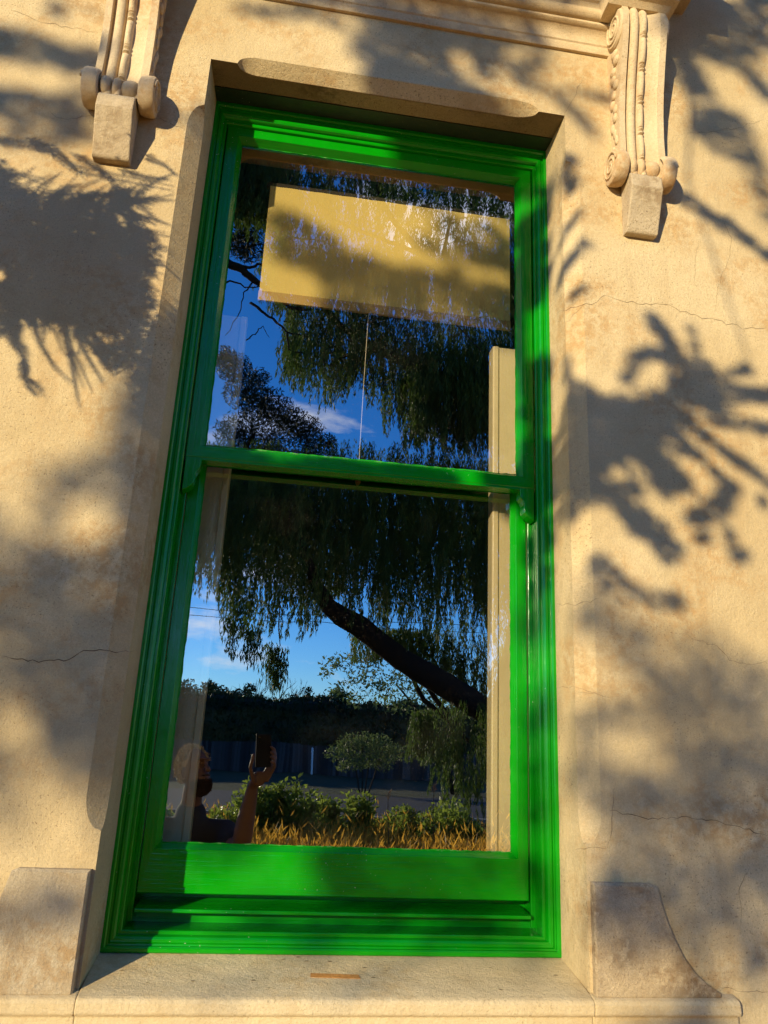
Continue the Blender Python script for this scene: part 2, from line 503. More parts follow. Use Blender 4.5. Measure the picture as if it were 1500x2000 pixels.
crack([(1086, 612), (1135, 594), (1165, 592), (1180, 577), (1225, 590), (1310, 598), (1350, 615), (1400, 626), (1450, 640), (1498, 640)], 2.0)
crack([(1398, 600), (1402, 560), (1425, 500), (1430, 465), (1412, 430)], 1.4)
crack([(1356, 560), (1358, 500), (1366, 465)], 1.2)
crack([(1088, 1181), (1125, 1180), (1172, 1169)], 1.8)
crack([(1192, 1582), (1225, 1592), (1275, 1600), (1340, 1597), (1400, 1605), (1455, 1618), (1499, 1632)], 2.6)
crack([(1200, 1540), (1198, 1575), (1195, 1620), (1186, 1656)], 1.8)
crack([(1122, 1657), (1186, 1657)], 1.6)
crack([(1466, 1692), (1442, 1738), (1449, 1780), (1447, 1812)], 1.8)
crack([(1090, 1341), (1130, 1341), (1160, 1355), (1190, 1362)], 1.4)
crack([(1340, 1240), (1400, 1262), (1425, 1290), (1470, 1297), (1499, 1290)], 1.4)
crack([(14, 18), (45, 28), (85, 45), (120, 50), (190, 62)], 1.6)
crack([(95, 215), (110, 232), (140, 233), (178, 225)], 1.6)
crack([(296, 224), (330, 240), (362, 254)], 1.8)
crack([(1320, 262), (1400, 258), (1450, 246), (1499, 232)], 1.3)
crack([(1098, 226), (1118, 200), (1128, 172), (1140, 150)], 1.3)
crack([(1400, 1925), (1450, 1935), (1499, 1937)], 2.0)

# sill: sloping top, rounded nose, set-back band below
sl = MB()
nose = [(.165, -.0585), (0.0, -.090), (-.022, -.0955), (-.030, -.099), (-.034, -.106), (-.034, -.124), (-.030, -.128), (-.020, -.131), (-.020, -.175), (-.014, -.182), (-.014, -.26), (.165, -.26)]
sl.prism(nose, 'x', -.535, .535)
sill = tag(sl.build('window_sill', M['sill'], bevel=.003), 'sloping cream rendered sill under the green window', 'window sill')
wing = [(.0, -.0905), (-.022, -.0955), (-.030, -.099), (-.034, -.106), (-.034, -.124), (-.030, -.128), (-.020, -.131), (-.020, -.175), (-.014, -.182), (-.014, -.26), (.0, -.26)]
for a, b in ((-1.6, -.535), (.535, .872)):
    q = MB(); q.prism(wing, 'x', a, b); q.build('sill_band', M['sill'], sill, bevel=.003)

def side_block(sx, label, mat):
    b = MB()
    prof = [(.545, .131), (.688, .131), (.700, .126), (.704, .110), (.710, .085), (.720, .055), (.735, .020), (.755, -.018), (.782, -.052), (.812, -.076), (.838, -.0895), (.838, -.099), (.545, -.099)]
    N = len(prof)
    for Yf, inset in ((0.0, 0),):
        pass
    ring0 = [(sx*x, .004, z) for x, z in prof]
    ring1 = [(sx*x, -.015, z) for x, z in prof]
    cx, cz = .66, .02
    ring2 = [(sx*(x+(cx-x)*.035), -.020, z+(cz-z)*.05) for x, z in prof]
    b.grid([ring0 + ring0[:1], ring1 + ring1[:1], ring2 + ring2[:1]])
    b.poly(ring2)
    o = b.build('sill_scroll', mat, smooth=False)
    return tag(o, label, 'wall ornament', 'weathered scroll blocks flanking the sill')
side_block(1, 'brown-stained curved render block at the right end of the sill', M['block'])
side_block(-1, 'weathered render block left of the sill below the chamfered edge', M['block_l'])
t_b = MB()
p0, p1 = at(np.array(607.), np.array(1890.), .06), at(np.array(702.), np.array(1893.), .06)
def sill_z(y): return -.0585 + (y-.165)*(.090-.0585)/.165 + .0009
t_b.poly([(p0[0], .052, sill_z(.052)), (p1[0]+.002, .047, sill_z(.047)), (p1[0]-.001, .064, sill_z(.064)), (p0[0]+.001, .069, sill_z(.069))])
tp = t_b.build('tape_strip', M['tape'], recalc=False)
so = tp.modifiers.new('thick', 'SOLIDIFY'); so.thickness = .0006; so.offset = 1
tag(tp, 'short strip of brown tape stuck on the sill', 'tape')

gr = MB()
for _ in range(46):
    gx_, gy_ = random.uniform(-.5, .5), random.uniform(.0, .15)
    r_ = random.choice((.0010, .0014, .0018, .003)); z_ = sill_z(gy_)
    a_ = random.uniform(0, PI)
    gr.poly([(gx_+r_*2.2*math.cos(a_+q_)*(1 if i_ % 2 else .6), gy_+r_*math.sin(a_+q_), z_+.0004) for i_, q_ in enumerate((0, 1.3, 2.2, 3.4, 4.6, 5.4))])
tag(gr.build('sill_grit', M['crack'], recalc=False), 'scattered grit and leaf crumbs lying on the sill', 'grit', kind='stuff')

# hood moulding and cornice
hb = MB()
hood = [(.02, 2.548), (-.010, 2.548), (-.012, 2.552), (-.012, 2.576), (-.016, 2.580)] + \
       [(-.016-.030*(1-math.cos(a)), 2.580+.040*math.sin(a)) for a in np.linspace(.1, PI/2, 7)] + \
       [(-.050, 2.624), (-.050, 2.632)] + [(-.052-.020*math.sin(a), 2.652-.020*math.cos(a)) for a in np.linspace(0, PI, 9)] + \
       [(-.058, 2.676), (-.058, 2.700), (-.064, 2.704), (-.064, 2.722), (-.075, 2.735), (-.105, 2.765), (-.112, 2.790), (.02, 2.790)]
hb.prism(hood, 'x', -.695, .695)
hoodo = tag(hb.build('hood_moulding', M['stone'], smooth='auto'), 'moulded cream stone hood band running between the two scroll corbels', 'moulding')
cb = MB()
for z0, z1, p, xx in ((2.640, 2.655, .150, .868), (2.655, 2.700, .158, .885), (2.700, 2.715, .166, .892), (2.792, 2.80, .195, .93), (2.80, 2.90, .215, .95), (2.90, 2.96, .25, .98)):
    pass
cor = empty('cornice', (0, 0, 2.64))
tag(cor, 'projecting cream cornice with block over the right corbel at the top edge', 'cornice')
def cap_block(sx):
    b = MB()
    lay = [(2.632, .118, .832), (2.646, .132, .846), (2.652, .150, .862), (2.690, .152, .864), (2.700, .165, .878), (2.735, .185, .900), (2.750, .190, .905), (2.792, .190, .905)]
    for (z0, p0_, x0_), (z1, p1_, x1_) in zip(lay[:-1], lay[1:]):
        xi = .64
        q0 = [(sx*xi, 0, z0), (sx*xi, -p0_, z0), (sx*x0_, -p0_, z0), (sx*x0_, 0, z0)]
        q1 = [(sx*xi, 0, z1), (sx*xi, -p1_, z1), (sx*x1_, -p1_, z1), (sx*x1_, 0, z1)]
        for i in range(3): b.poly([q0[i], q0[i+1], q1[i+1], q1[i]])
    b.poly([(sx*.64, 0, 2.632), (sx*.64, -.118, 2.632), (sx*.832, -.118, 2.632), (sx*.832, 0, 2.632)])
    return b.build('corbel_cap', M['stone'], cor)
cap_block(1); cap_block(-1)
q = MB(); q.prism([(.01, 2.793), (-.225, 2.793), (-.225, 2.87), (-.25, 2.90), (-.27, 2.95), (.01, 2.98)], 'x', -.965, .965); q.build('corona', M['stone'], cor, bevel=.004)

# scroll corbels
def shaft_p(z):
    P = [(2.06, .052), (2.12, .050), (2.20, .050), (2.28, .056), (2.36, .068), (2.44, .086), (2.52, .106), (2.57, .116), (2.61, .117), (2.635, .108), (2.652, .085)]
    return float(np.interp(z, [a for a, b in P], [b for a, b in P]))
SW = .071
def relief(x, z):                      # the ribs across the shaft face
    u = x/SW
    def hump(c, w): 
        d = abs(u-c)/w
        return math.sqrt(max(0, 1-d*d)) if d < 1 else 0
    h = 0
    if u < -.72: h = .008
    elif u < -.62: h = -.009
    elif u < -.24: h = .013*hump(-.43, .19) - .004
    elif u < -.18: h = -.009
    elif u < .16:
        s = (z-2.13) % .105
        if s < .078: k = .62+.38*math.sin(PI*s/.078)**.6
        else:
            k = .20+.75*abs(math.sin(PI*(s-.078)/.0135))
        h = .018*hump(-.02, .16)*k - .006
    elif u < .70: h = .012*((u-.16)/.54)**1.6 - .006
    else: h = .008
    return h
def make_corbel():
    root = empty('scroll_corbel', (0, 0, 1.88))
    b = MB()
    nx, nz = 54, 170
    P = []
    for j in range(nz+1):
        z = 2.055+(2.652-2.055)*j/nz
        row = [(-SW, .005, z)]
        for i in range(nx+1):
            x = -SW+2*SW*i/nx
            row.append((x, -(shaft_p(z)+relief(x, z)), z))
        row.append((SW, .005, z))
        P.append(row)
    b.grid(P)
    b.build('shaft', M['stone'], root, smooth='auto')
    # lower volute: two eared scrolls and the beads of the roll between
    zc, pc = 2.088, .036
    for s in (-1, 1):
        e = MB(); prof = [(.052, .040), (.056, .046), (.066, .049), (.088, .050), (.094, .047), (.096, .041), (.0962, .0)]
        e.grid([[(s*xx, -(pc+rr*math.cos(2*PI*k/28)), zc+rr*1.12*math.sin(2*PI*k/28)) for k in range(29)] for xx, rr in prof])
        vo = e.build('volute', M['stone'], root, smooth='auto')
        sp = MB(); pts = []
        for k in range(70):
            a = k*.22; rr = .041*(1-k/76)
            pts.append((s*.0968, -(pc+rr*math.cos(a)), zc+1.12*rr*math.sin(a)))
        sp.tube(pts, [.0042*(1-.5*k/70) for k in range(70)], 6)
        sp.build('spiral', M['stone'], vo, smooth=True)
    for c, w, r in ((-.037, .015, .038), (-.008, .012, .036), (.028, .024, .034)):
        r_ = MB()
        r_.grid([[(c+w*math.cos(th), -(pc+(r*.55+r*.45*math.sin(th))*math.cos(2*PI*k/20)), zc+(r*.55+r*.45*math.sin(th))*math.sin(2*PI*k/20)) for k in range(21)] for th in np.linspace(0, PI, 9)])
        r_.build('roll_bead', M['stone'], root, smooth=True)
    # upper volutes on the flanks
    for s in (-1, 1):
        e = MB(); zc2, pc2 = 2.585, .072
        prof = [(.060, .055), (.074, .055), (.080, .050), (.080, .0)]
        e.grid([[(s*xx, -(pc2+rr*math.cos(2*PI*k/28)), zc2+rr*1.15*math.sin(2*PI*k/28)) for k in range(29)] for xx, rr in prof])
        uo = e.build('upper_volute', M['stone'], root, smooth='auto')
        sp = MB(); pts = []
        for k in range(64):
            a = 2.0+k*.23; rr = .046*(1-k/70)
            pts.append((s*.081, -(pc2+rr*math.cos(a)), zc2+1.15*rr*math.sin(a)))
        sp.tube(pts, [.0045*(1-.5*k/64) for k in range(64)], 6)
        sp.build('spiral', M['stone'], uo, smooth=True)
        lf = MB()
        for k in range(13):
            z = 2.50-.028*k; p = shaft_p(z)*.55
            lf.ball((s*.072, -(p+.012*math.sin(k*1.9)), z), (.009-.0003*k, .020-.0010*k, .017), 8, 6)
        lf.build('leaf_ornament', M['stone'], root, smooth=True)
    # plain block below
    k = MB()
    W0, W1 = .046, .049
    pr = [(0.004, 2.062), (.060, 2.058), (.070, 2.045), (.074, 2.004), (.068, 1.990), (.026, 1.882), (.020, 1.878), (-.004, 1.880)]
    k.prism([(-a, zz) for a, zz in pr], 'x', -W1, W1)
    k.build('drop_block', M['block2'], root, bevel=.004)
    return root
M['block2'] = plaster('drop_block_stone', (.66, .54, .36), (.58, .45, .28), (.24, .14, .06), .8, .8, 1.0, .50)
def copy_tree(o, parent=None):
    c = o.copy(); col.objects.link(c)
    if parent is not None:
        c.parent = parent; c.matrix_parent_inverse = o.matrix_parent_inverse.copy()
    for ch in list(o.children): copy_tree(ch, c)
    return c
corbel = make_corbel()
tag(corbel, 'carved scroll corbel right of the window with bead and reel front, mostly in sun', 'corbel', 'scroll corbels either side of the window')
c2 = copy_tree(corbel)
corbel.location = (.757, 0, 1.88)
c2.location = (-.757, 0, 1.88)
tag(c2, 'carved scroll corbel left of the window, cut by the top edge, its drop block mould-spotted', 'corbel')

# ------------------------------------------------------------------ the green sash window
win = empty('sash_window', (0, .15, -.06))
tag(win, 'tall glossy green double-hung timber sash window with two large panes', 'window')
G = M['green']
FX, FB, FT = .534, -.060, 2.291
prof = [(0, .26), (0, .150), (.003, .147), (.010, .147), (.013, .150), (.0135, .156), (.017, .1565), (.021, .154), (.027, .1545), (.031, .158), (.033, .164), (.0335, .170), (.039, .170), (.041, .172), (.0415, .178), (.0415, .31)]
def sweep4(names, x, z0, z1, pr, mat, parent, us=None):
    """a mitred rectangular frame; pr = [(u, Y)], u measured inwards; us = per-side lists of u (left, right, bottom, top)"""
    ul = us or [[p[0] for p in pr]]*4
    Ys = [p[1] for p in pr]
    BLc = [(-x+ul[0][k], Ys[k], z0+ul[2][k]) for k in range(len(pr))]
    BRc = [(x-ul[1][k], Ys[k], z0+ul[2][k]) for k in range(len(pr))]
    TLc = [(-x+ul[0][k], Ys[k], z1-ul[3][k]) for k in range(len(pr))]
    TRc = [(x-ul[1][k], Ys[k], z1-ul[3][k]) for k in range(len(pr))]
    res = []
    for nm, a, b in zip(names, (BLc, BRc, BLc, TLc), (TLc, TRc, BRc, TRc)):
        if nm is None: continue
        q = MB()
        q.grid([[tuple(np.array(a[k])+(np.array(b[k])-np.array(a[k]))*s) for s in (0, 1)] for k in range(len(pr))])
        hz = mat is M['green'] and (nm.endswith('rail') or nm in ('frame_sill', 'frame_head'))
        res.append(q.build(nm, M['green_h'] if hz else mat, parent, smooth=False))
    return res
sweep4(('frame_jamb', 'frame_jamb', 'frame_sill', 'frame_head'), FX, FB, FT, prof, G, win,
       [[p[0] for p in prof]]*3 + [[p[0]*1.5 for p in prof]])
# timber lining below the plaster soffit
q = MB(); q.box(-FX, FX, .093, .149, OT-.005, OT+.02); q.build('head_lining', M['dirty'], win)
# backing that closes the frame against the wall
q = MB()
q.box(-.60, -FX+.002, .212, .31, FB-.05, FT+.06); q.box(FX-.002, .60, .212, .31, FB-.05, FT+.06)
q.box(-FX+.002, FX-.002, .222, .31, FT-.061, FT+.06); q.box(-FX+.002, FX-.002, .27, .31, FB-.05, FB+.06)
q.build('frame_box', G, win)
# parting beads and the stepped timber sill under the lower sash
for s in (-1, 1):
    q = MB(); a, b = sorted((s*.494, s*.481)); q.box(a, b, .221, .230, -.012, 1.13); q.build('parting_bead', G, win, bevel=.002)
q = MB(); q.box(-.4925, .4925, .258, .33, -.0185, .012); q.box(-.4925, .4925, .306, .33, .010, .06); q.build('sill_step', M['green_h'], win)
q = MB(); q.prism([(.202, .011), (.2025, .019), (.315, .028), (.315, .010)], 'x', -.476, .476); q.build('sill_step', M['green_h'], win, bevel=.0015)

def sash(name, x, z0, z1, Yf, Yg, Yb, ws, rails):
    """stiles as one mesh; rails, putty line and glass are its sub-parts; ws = widths left, right, bottom, top"""
    prs = [(0, Yb), (0, Yf+.002), (.002, Yf), (None, Yf), ('p', Yf+.0035), ('g', Yg)]
    us = []
    for w in ws:
        us.append([0, 0, .002, w-.013, w-.0115, w-.001])
    pr = [(0, p[1]) for p in prs]
    q = MB(); BL = []
    objs = sweep4(('stile', 'stile', rails[0], rails[1]), x, z0, z1, pr, G, None, us)
    # join the two stiles into the sash body
    a, b = objs[0], objs[1]
    bm = bmesh.new(); bm.from_mesh(a.data); bm.from_mesh(b.data); bm.to_mesh(a.data); bm.free()
    bpy.data.objects.remove(b)
    a.name = name; a.data.name = name
    adopt(a, win)
    for o in objs[2:]: adopt(o, a)
    gx0, gx1, gz0, gz1 = -x+ws[0], x-ws[1], z0+ws[2], z1-ws[3]
    # thin, slightly ragged putty line against the glass
    p = MB()
    def line(p0_, p1_, ax):
        k = 60
        P0, P1 = [], []
        for i in range(k+1):
            t_ = i/k; w = .0022+random.uniform(-.001, .0012)
            X, Z = p0_[0]+(p1_[0]-p0_[0])*t_, p0_[1]+(p1_[1]-p0_[1])*t_
            P0.append((X, Yg-.0004, Z))
            P1.append((X+ax[0]*w, Yg-.0012, Z+ax[1]*w))
        p.grid([P0, P1])
    line((gx0-.001, gz0), (gx0-.001, gz1), (1, 0)); line((gx1+.001, gz0), (gx1+.001, gz1), (-1, 0))
    line((gx0, gz0-.001), (gx1, gz0-.001), (0, 1)); line((gx0, gz1+.001), (gx1, gz1+.001), (0, -1))
    p.build('putty_line', M['putty'], a, recalc=False)
    g = MB(); g.poly([(gx0-.004, Yg, gz0-.004), (gx1+.004, Yg, gz0-.004), (gx1+.004, Yg, gz1+.004), (gx0-.004, Yg, gz1+.004)])
    g.build('glass_pane', M['glass_up'] if z0 > .5 else M['glass_lo'], a)
    return a
up = sash('upper_sash', .490, 1.127, 2.234, .180, .205, .221, (.048, .048, .046, .049), ('meeting_rail', 'top_rail'))
lo = sash('lower_sash', .480, .047, 1.166, .230, .250, .268, (.042, .042, .110, .038), ('bottom_rail', 'top_rail'))
# underside of the meeting rail
q = MB(); q.box(-.489, .489, .1815, .2205, 1.121, 1.1275); q.build('rail_underside', G, up)
for s in (-1, 1):                       # sash horns
    h = MB()
    pts = [(.4885, 1.127), (.447, 1.127), (.446, 1.112), (.4485, 1.098), (.455, 1.088), (.459, 1.078), (.458, 1.066), (.460, 1.054), (.467, 1.044), (.476, 1.037), (.4885, 1.030)]
    h.prism([(s*x, z) for x, z in pts], 'y', .1805, .2203)
    h.build('sash_horn', G, up, bevel=.002)

# ------------------------------------------------------------------ inside: dark room, cream stops, roller blind
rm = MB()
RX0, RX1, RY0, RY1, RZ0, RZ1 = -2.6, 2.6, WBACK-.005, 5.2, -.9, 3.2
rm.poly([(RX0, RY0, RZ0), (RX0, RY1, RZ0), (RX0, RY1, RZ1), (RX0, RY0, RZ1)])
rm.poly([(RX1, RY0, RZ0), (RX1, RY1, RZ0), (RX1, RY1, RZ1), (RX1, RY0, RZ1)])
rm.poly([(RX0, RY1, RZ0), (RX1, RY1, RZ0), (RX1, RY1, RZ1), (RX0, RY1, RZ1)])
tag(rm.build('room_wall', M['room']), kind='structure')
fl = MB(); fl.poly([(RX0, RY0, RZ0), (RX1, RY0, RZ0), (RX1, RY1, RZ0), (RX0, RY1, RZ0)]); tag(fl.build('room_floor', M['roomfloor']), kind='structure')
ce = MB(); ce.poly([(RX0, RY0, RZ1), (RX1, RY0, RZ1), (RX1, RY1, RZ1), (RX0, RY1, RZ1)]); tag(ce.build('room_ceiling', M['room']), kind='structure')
for s, lab in ((-1, 'shaded cream inner window lining behind the left edge of the glass'), (1, 'sunlit cream inner window lining behind the right edge of the glass')):
    q = MB()
    e_ = .376 if s < 0 else .400
    pr = [(.56, .306), (e_+.022, .306), (e_+.020, .307), (e_+.019, .301), (e_+.017, .300), (e_+.004, .300), (e_+.001, .302), (e_, .306), (e_, .345), (.56, .345)]
    q.prism([(s*a, b) for a, b in pr], 'z', .062, 1.64)
    tag(q.build('window_lining', M['cream'], bevel=.001), lab, 'window lining', 'cream linings inside the window')
q = MB(); q.box(-.56, .56, .338, .44, .0, .03)
tag(q.build('window_board', M['cream'], bevel=.004), 'cream inner window board low behind the glass', 'window board')

bl = empty('roller_blind', (0, .285, 2.2))
tag(bl, 'yellow roller blind drawn a third down inside the upper pane', 'blind')
q = MB()
nx, nz = 24, 16
P = []
for j in range(nz+1):
    z = 1.728+(2.118-1.728)*j/nz
    P.append([(-.348+.800*i/nx, .2885+.0025*math.sin(i*.7+j*.15)*(1-j/nz)+.001*math.sin(i*2.1), z) for i in range(nx+1)])
q.grid(P); q.build('blind_cloth', M['blind'], bl, smooth=True)
q = MB(); q.box(-.350, .454, .284, .294, 1.694, 1.728); q.build('hem_bar', M['hem'], bl, bevel=.002)
q = MB(); q.tube([(-.36, .303, 2.126), (.47, .303, 2.126)], .014, 16); q.build('roller', M['rollerm'], bl, smooth='auto')
q = MB(); q.box(-.48, .48, .262, .271, 2.196, 2.235); q.box(-.48, .48, .268, .300, 2.200, 2.25); q.build('pelmet', M['brown'], bl, bevel=.003)
q = MB(); q.tube([(-.006, .289, 1.694), (-.008, .290, 1.45), (-.0085, .2895, 1.155)], .0011, 6); q.build('pull_cord', M['cord'], bl)
q = MB(); q.tube([(-.0085, .2895, 1.158), (-.0085, .2895, 1.150), (-.0085, .2895, 1.135), (-.0085, .2895, 1.126)], [.003, .0075, .0085, .004], 10); q.build('cord_toggle', M['brown'], bl, smooth=True)

# ------------------------------------------------------------------ what the panes mirror: garden, street, trees
def strands(name, tops, lens, mat, parent, r=.036, per_m=80, L=.10, W=.017, wob=.08):
    C_, D_ = [], []
    for P, ln in zip(tops, lens):
        k = max(4, int(per_m*ln))
        u = rng.random(k)
        ph = rng.random()*6; lean = rng.normal(size=2)*wob
        rr = r*(1-.65*u)
        off = rng.normal(size=(k, 2))*rr[:, None]
        c = np.stack([P[0]+off[:, 0]+lean[0]*u*ln+.03*np.sin(ph+u*5), P[1]+off[:, 1]+lean[1]*u*ln, P[2]-u*ln], 1)
        d = np.stack([off[:, 0]*3+rng.normal(size=k)*.22, off[:, 1]*3+rng.normal(size=k)*.22, -np.ones(k)], 1)
        C_.append(c); D_.append(d)
    C_ = np.concatenate(C_); D_ = np.concatenate(D_)
    n_ = rvec(len(C_)); n_[:, 2] *= .3
    return leaf_cards(name, C_, D_, n_, L*rng.uniform(.6, 1.3, len(C_)), W*rng.uniform(.6, 1.4, len(C_)), mat, parent)
def clumps(name, cs, rad, per, mat, parent, L=.08, W=.03, flatten=.8):
    C_ = []
    for c, r in zip(cs, rad):
        k = int(per*r*r)
        v = rvec(k)*(rng.random(k)**(1/2.2))[:, None]*r
        v[:, 2] *= flatten
        C_.append(np.asarray(c)+v)
    C_ = np.concatenate(C_); n_ = len(C_)
    D_ = rvec(n_); D_[:, 2] -= .2
    return leaf_cards(name, C_, D_, rvec(n_), L*rng.uniform(.6, 1.3, n_), W*rng.uniform(.7, 1.3, n_), mat, parent)
def wander(p0_, p1_, k, amp):
    p0_, p1_ = np.asarray(p0_, float), np.asarray(p1_, float)
    P = [p0_+(p1_-p0_)*i/k for i in range(k+1)]
    for i in range(1, k): P[i] = P[i]+rng.normal(size=3)*amp
    return P

# --- the weeping tree across the garden
weep = empty('weeping_tree', (3.9, -11.2, GZ))
tag(weep, 'large weeping tree with a curved dark limb and hanging green curtains, mirrored in the panes', 'tree')
q = MB()
base = mir(np.array(985.), np.array(1450.), -11.)
tr = [(base[0]+.15, -11.1, GZ-.05), (base[0]+.05, -11.05, -.6), (base[0]-.05, -11, .2), (base[0]+.0, -11.0, .95), (base[0]+.35, -11.2, 2.4), (base[0]+.6, -11.3, 4.5), (base[0]+.4, -11.0, 7.5), (base[0]-.2, -10.6, 11)]
q.tube(tr, [.34, .28, .26, .27, .24, .20, .14, .05], 14); q.build('trunk', M['bark'], weep, smooth=True)
q = MB()
lp = [(1010, 1418), (960, 1398), (900, 1360), (840, 1322), (785, 1288), (735, 1250), (700, 1222), (668, 1205), (645, 1186), (622, 1150), (600, 1100), (585, 1050)]
LP = [mir(np.array(float(a)), np.array(float(b)), -11.0+.08*i) for i, (a, b) in enumerate(lp)]
q.tube(LP, [.23, .22, .215, .205, .20, .19, .18, .165, .14, .12, .09, .05], 12); q.build('limb', M['bark'], weep, smooth=True)
def px_branch(pts, Y, r0, r1, mat=M['bark'], parent=weep, name='branch'):
    b = MB(); P = [mir(np.array(float(a)), np.array(float(c)), Y) for a, c in pts]
    PP = []
    for i in range(len(P)-1):
        for k in range(4): PP.append(P[i]+(P[i+1]-P[i])*k/4+rng.normal(size=3)*.012*(1 if (i or k) else 0))
    PP.append(P[-1])
    b.tube(PP, list(np.linspace(r0, r1, len(PP))), 7); return b.build(name, mat, parent, smooth=True)
px_branch([(1010, 900), (930, 800), (850, 735), (760, 700), (660, 640), (590, 560), (540, 500)], -9.0, .12, .03)
px_branch([(850, 735), (760, 690), (690, 690), (640, 720)], -9.0, .06, .015)
px_branch([(1000, 640), (900, 570), (820, 500), (760, 420), (720, 340), (690, 280)], -8.5, .09, .02)
px_branch([(900, 570), (860, 500), (880, 420), (900, 340)], -8.5, .05, .012)
px_branch([(820, 500), (740, 470), (650, 430), (560, 350)], -8.5, .04, .01)
px_branch([(690, 1230), (740, 1270), (800, 1310), (830, 1370), (880, 1410)], -12.0, .03, .05)
px_branch([(820, 1310), (860, 1380), (890, 1430), (960, 1480)], -11.3, .05, .02)
for _ in range(34):                     # fine twigs through the upper crown
    x0, y0 = rng.uniform(470, 1000), rng.uniform(280, 640)
    a = rng.uniform(-.6, 1.2); l_ = rng.uniform(50, 150)
    px_branch([(x0, y0), (x0+.5*l_*math.cos(a), y0+.5*l_*math.sin(a)+rng.normal()*8), (x0+l_*math.cos(a+.2), y0+l_*math.sin(a+.3))], rng.uniform(-9.5, -7.5), .012, .003, M['twig'], weep, 'twig')
def zone(poly_top, poly_bot, x0, x1, count, Y0, Y1, len0, len1):
    """tops between two curves (lists of x, y pixels of the mirror picture) with real distances spread from Y0 to Y1"""
    xs_ = rng.uniform(x0, x1, count)
    tp_ = np.interp(xs_, [p[0] for p in poly_top], [p[1] for p in poly_top])
    bt_ = np.interp(xs_, [p[0] for p in poly_bot], [p[1] for p in poly_bot])
    Yd = rng.uniform(Y0, Y1, count)
    ln = rng.uniform(len0, len1, count)
    pxm = FPX/(2*GLASS_Y-Yd-CAM[1])       # pixels per metre there
    lo_ = bt_-ln*pxm*rng.uniform(.85, 1.0, count)
    ys_ = np.where(lo_ > tp_, tp_+(lo_-tp_)*rng.random(count), tp_)
    ln = np.where(lo_ > tp_, ln, np.maximum((bt_-tp_)/pxm, .15))
    return mir(xs_, ys_, Yd), ln
T, Ls = [], []
for a in (
    ([(200, 860), (1200, 860)], [(200, 1100), (360, 1120), (400, 1160), (430, 1185), (470, 1250), (500, 1262), (540, 1235), (570, 1250), (620, 1245), (660, 1210), (700, 1235), (800, 1260), (1200, 1300)], 240, 1150, 2000, -13.0, -9.5, .7, 1.5),
    ([(200, 900), (1200, 900)], [(200, 1060), (440, 1120), (600, 1160), (1200, 1200)], 430, 1150, 1000, -14.5, -12.0, .8, 1.6),
    ([(640, 1230), (1200, 1230)], [(640, 1300), (760, 1290), (830, 1330), (900, 1400), (960, 1440), (1200, 1500)], 690, 1150, 420, -12.5, -11.3, .5, 1.1),
    ([(780, 1380), (1200, 1330)], [(780, 1440), (830, 1520), (860, 1560), (920, 1600), (1200, 1640)], 850, 1100, 170, -10.8, -10.0, .5, 1.1),
    ([(780, 1400), (850, 1380)], [(780, 1470), (850, 1480)], 795, 850, 34, -10.8, -10.4, .4, .8),
    ([(540, 600), (1200, 580)], [(540, 760), (640, 820), (700, 800), (720, 780), (760, 880), (1000, 930), (1200, 930)], 555, 1150, 780, -10, -8, .6, 1.4),
    ([(800, 690), (1200, 640)], [(800, 900), (1200, 940)], 800, 1150, 700, -9.5, -8, .6, 1.2),
    ([(440, 270), (1200, 300)], [(440, 480), (560, 520), (800, 560), (1200, 600)], 440, 1150, 900, -9.5, -7.5, .4, 1.0),
    ([(540, 480), (1200, 480)], [(540, 640), (1200, 660)], 520, 1150, 1000, -9.5, -8, .4, 1.0),
    ([(440, 280), (560, 280)], [(440, 470), (560, 470)], 430, 560, 420, -8.5, -7.5, .3, .7),
    ):
    p_, l_ = zone(*a); T.append(p_); Ls.append(l_)
strands('foliage', np.concatenate(T), np.concatenate(Ls), M['weep'], weep, per_m=85)
# the lone hanging tassels below the curtain
T, Ls = [], []
for x, y0, y1, k in ((545, 1265, 1350, 26), (495, 1225, 1300, 16), (467, 1215, 1288, 10), (530, 1255, 1330, 10), (452, 1180, 1240, 10)):
    xs_ = rng.normal(x, 9, k); ys_ = rng.uniform(y0, y0+12, k)
    T.append(mir(xs_, ys_, rng.uniform(-9.9, -9.7, k))); Ls.append(rng.uniform(.6, 1.0, k)*(y1-y0)/(FPX/12.2))
strands('tassel', np.concatenate(T), np.concatenate(Ls), M['weep'], weep, r=.04, per_m=60, wob=.03)
px_branch([(548, 1150), (546, 1210), (545, 1275)], -9.8, .012, .008, M['twig'], weep, 'twig')

# --- a dark conifer with bare limbs on the left
con = empty('dark_conifer', (-.9, -13, GZ))
tag(con, 'dark conifer with bare forked branches at the left of the upper pane reflection', 'tree')
cs = []
for px_, py_, rad in ((455, 720, .42), (480, 770, .5), (520, 800, .55), (560, 830, .5), (600, 850, .42), (470, 850, .6), (530, 880, .55), (610, 890, .4), (640, 870, .22), (440, 700, .3), (500, 740, .3)):
    cs.append((mir(np.array(float(px_)), np.array(float(py_)), -13.+rng.uniform(-.6, .6)), rad))
for _ in range(26):
    cs.append((mir(np.array(rng.uniform(420, 560)), np.array(rng.uniform(285, 490)), -9.5+rng.uniform(-.5, .5)), rng.uniform(.16, .34)))
for _ in range(16):
    cs.append((mir(np.array(rng.uniform(560, 1000)), np.array(rng.uniform(300, 420)), -9.8+rng.uniform(-.5, .5)), rng.uniform(.14, .30)))
for _ in range(14):
    p_ = mir(np.array(rng.uniform(250, 620)), np.array(rng.uniform(900, 1010)), -13.+rng.uniform(-.8, .8)); cs.append((p_, rng.uniform(.4, .7)))
clumps('foliage', [c for c, r in cs], [r for c, r in cs], 5200, M['dark'], con, L=.13, W=.022)
b0 = mir(np.array(500.), np.array(900.), -13.)
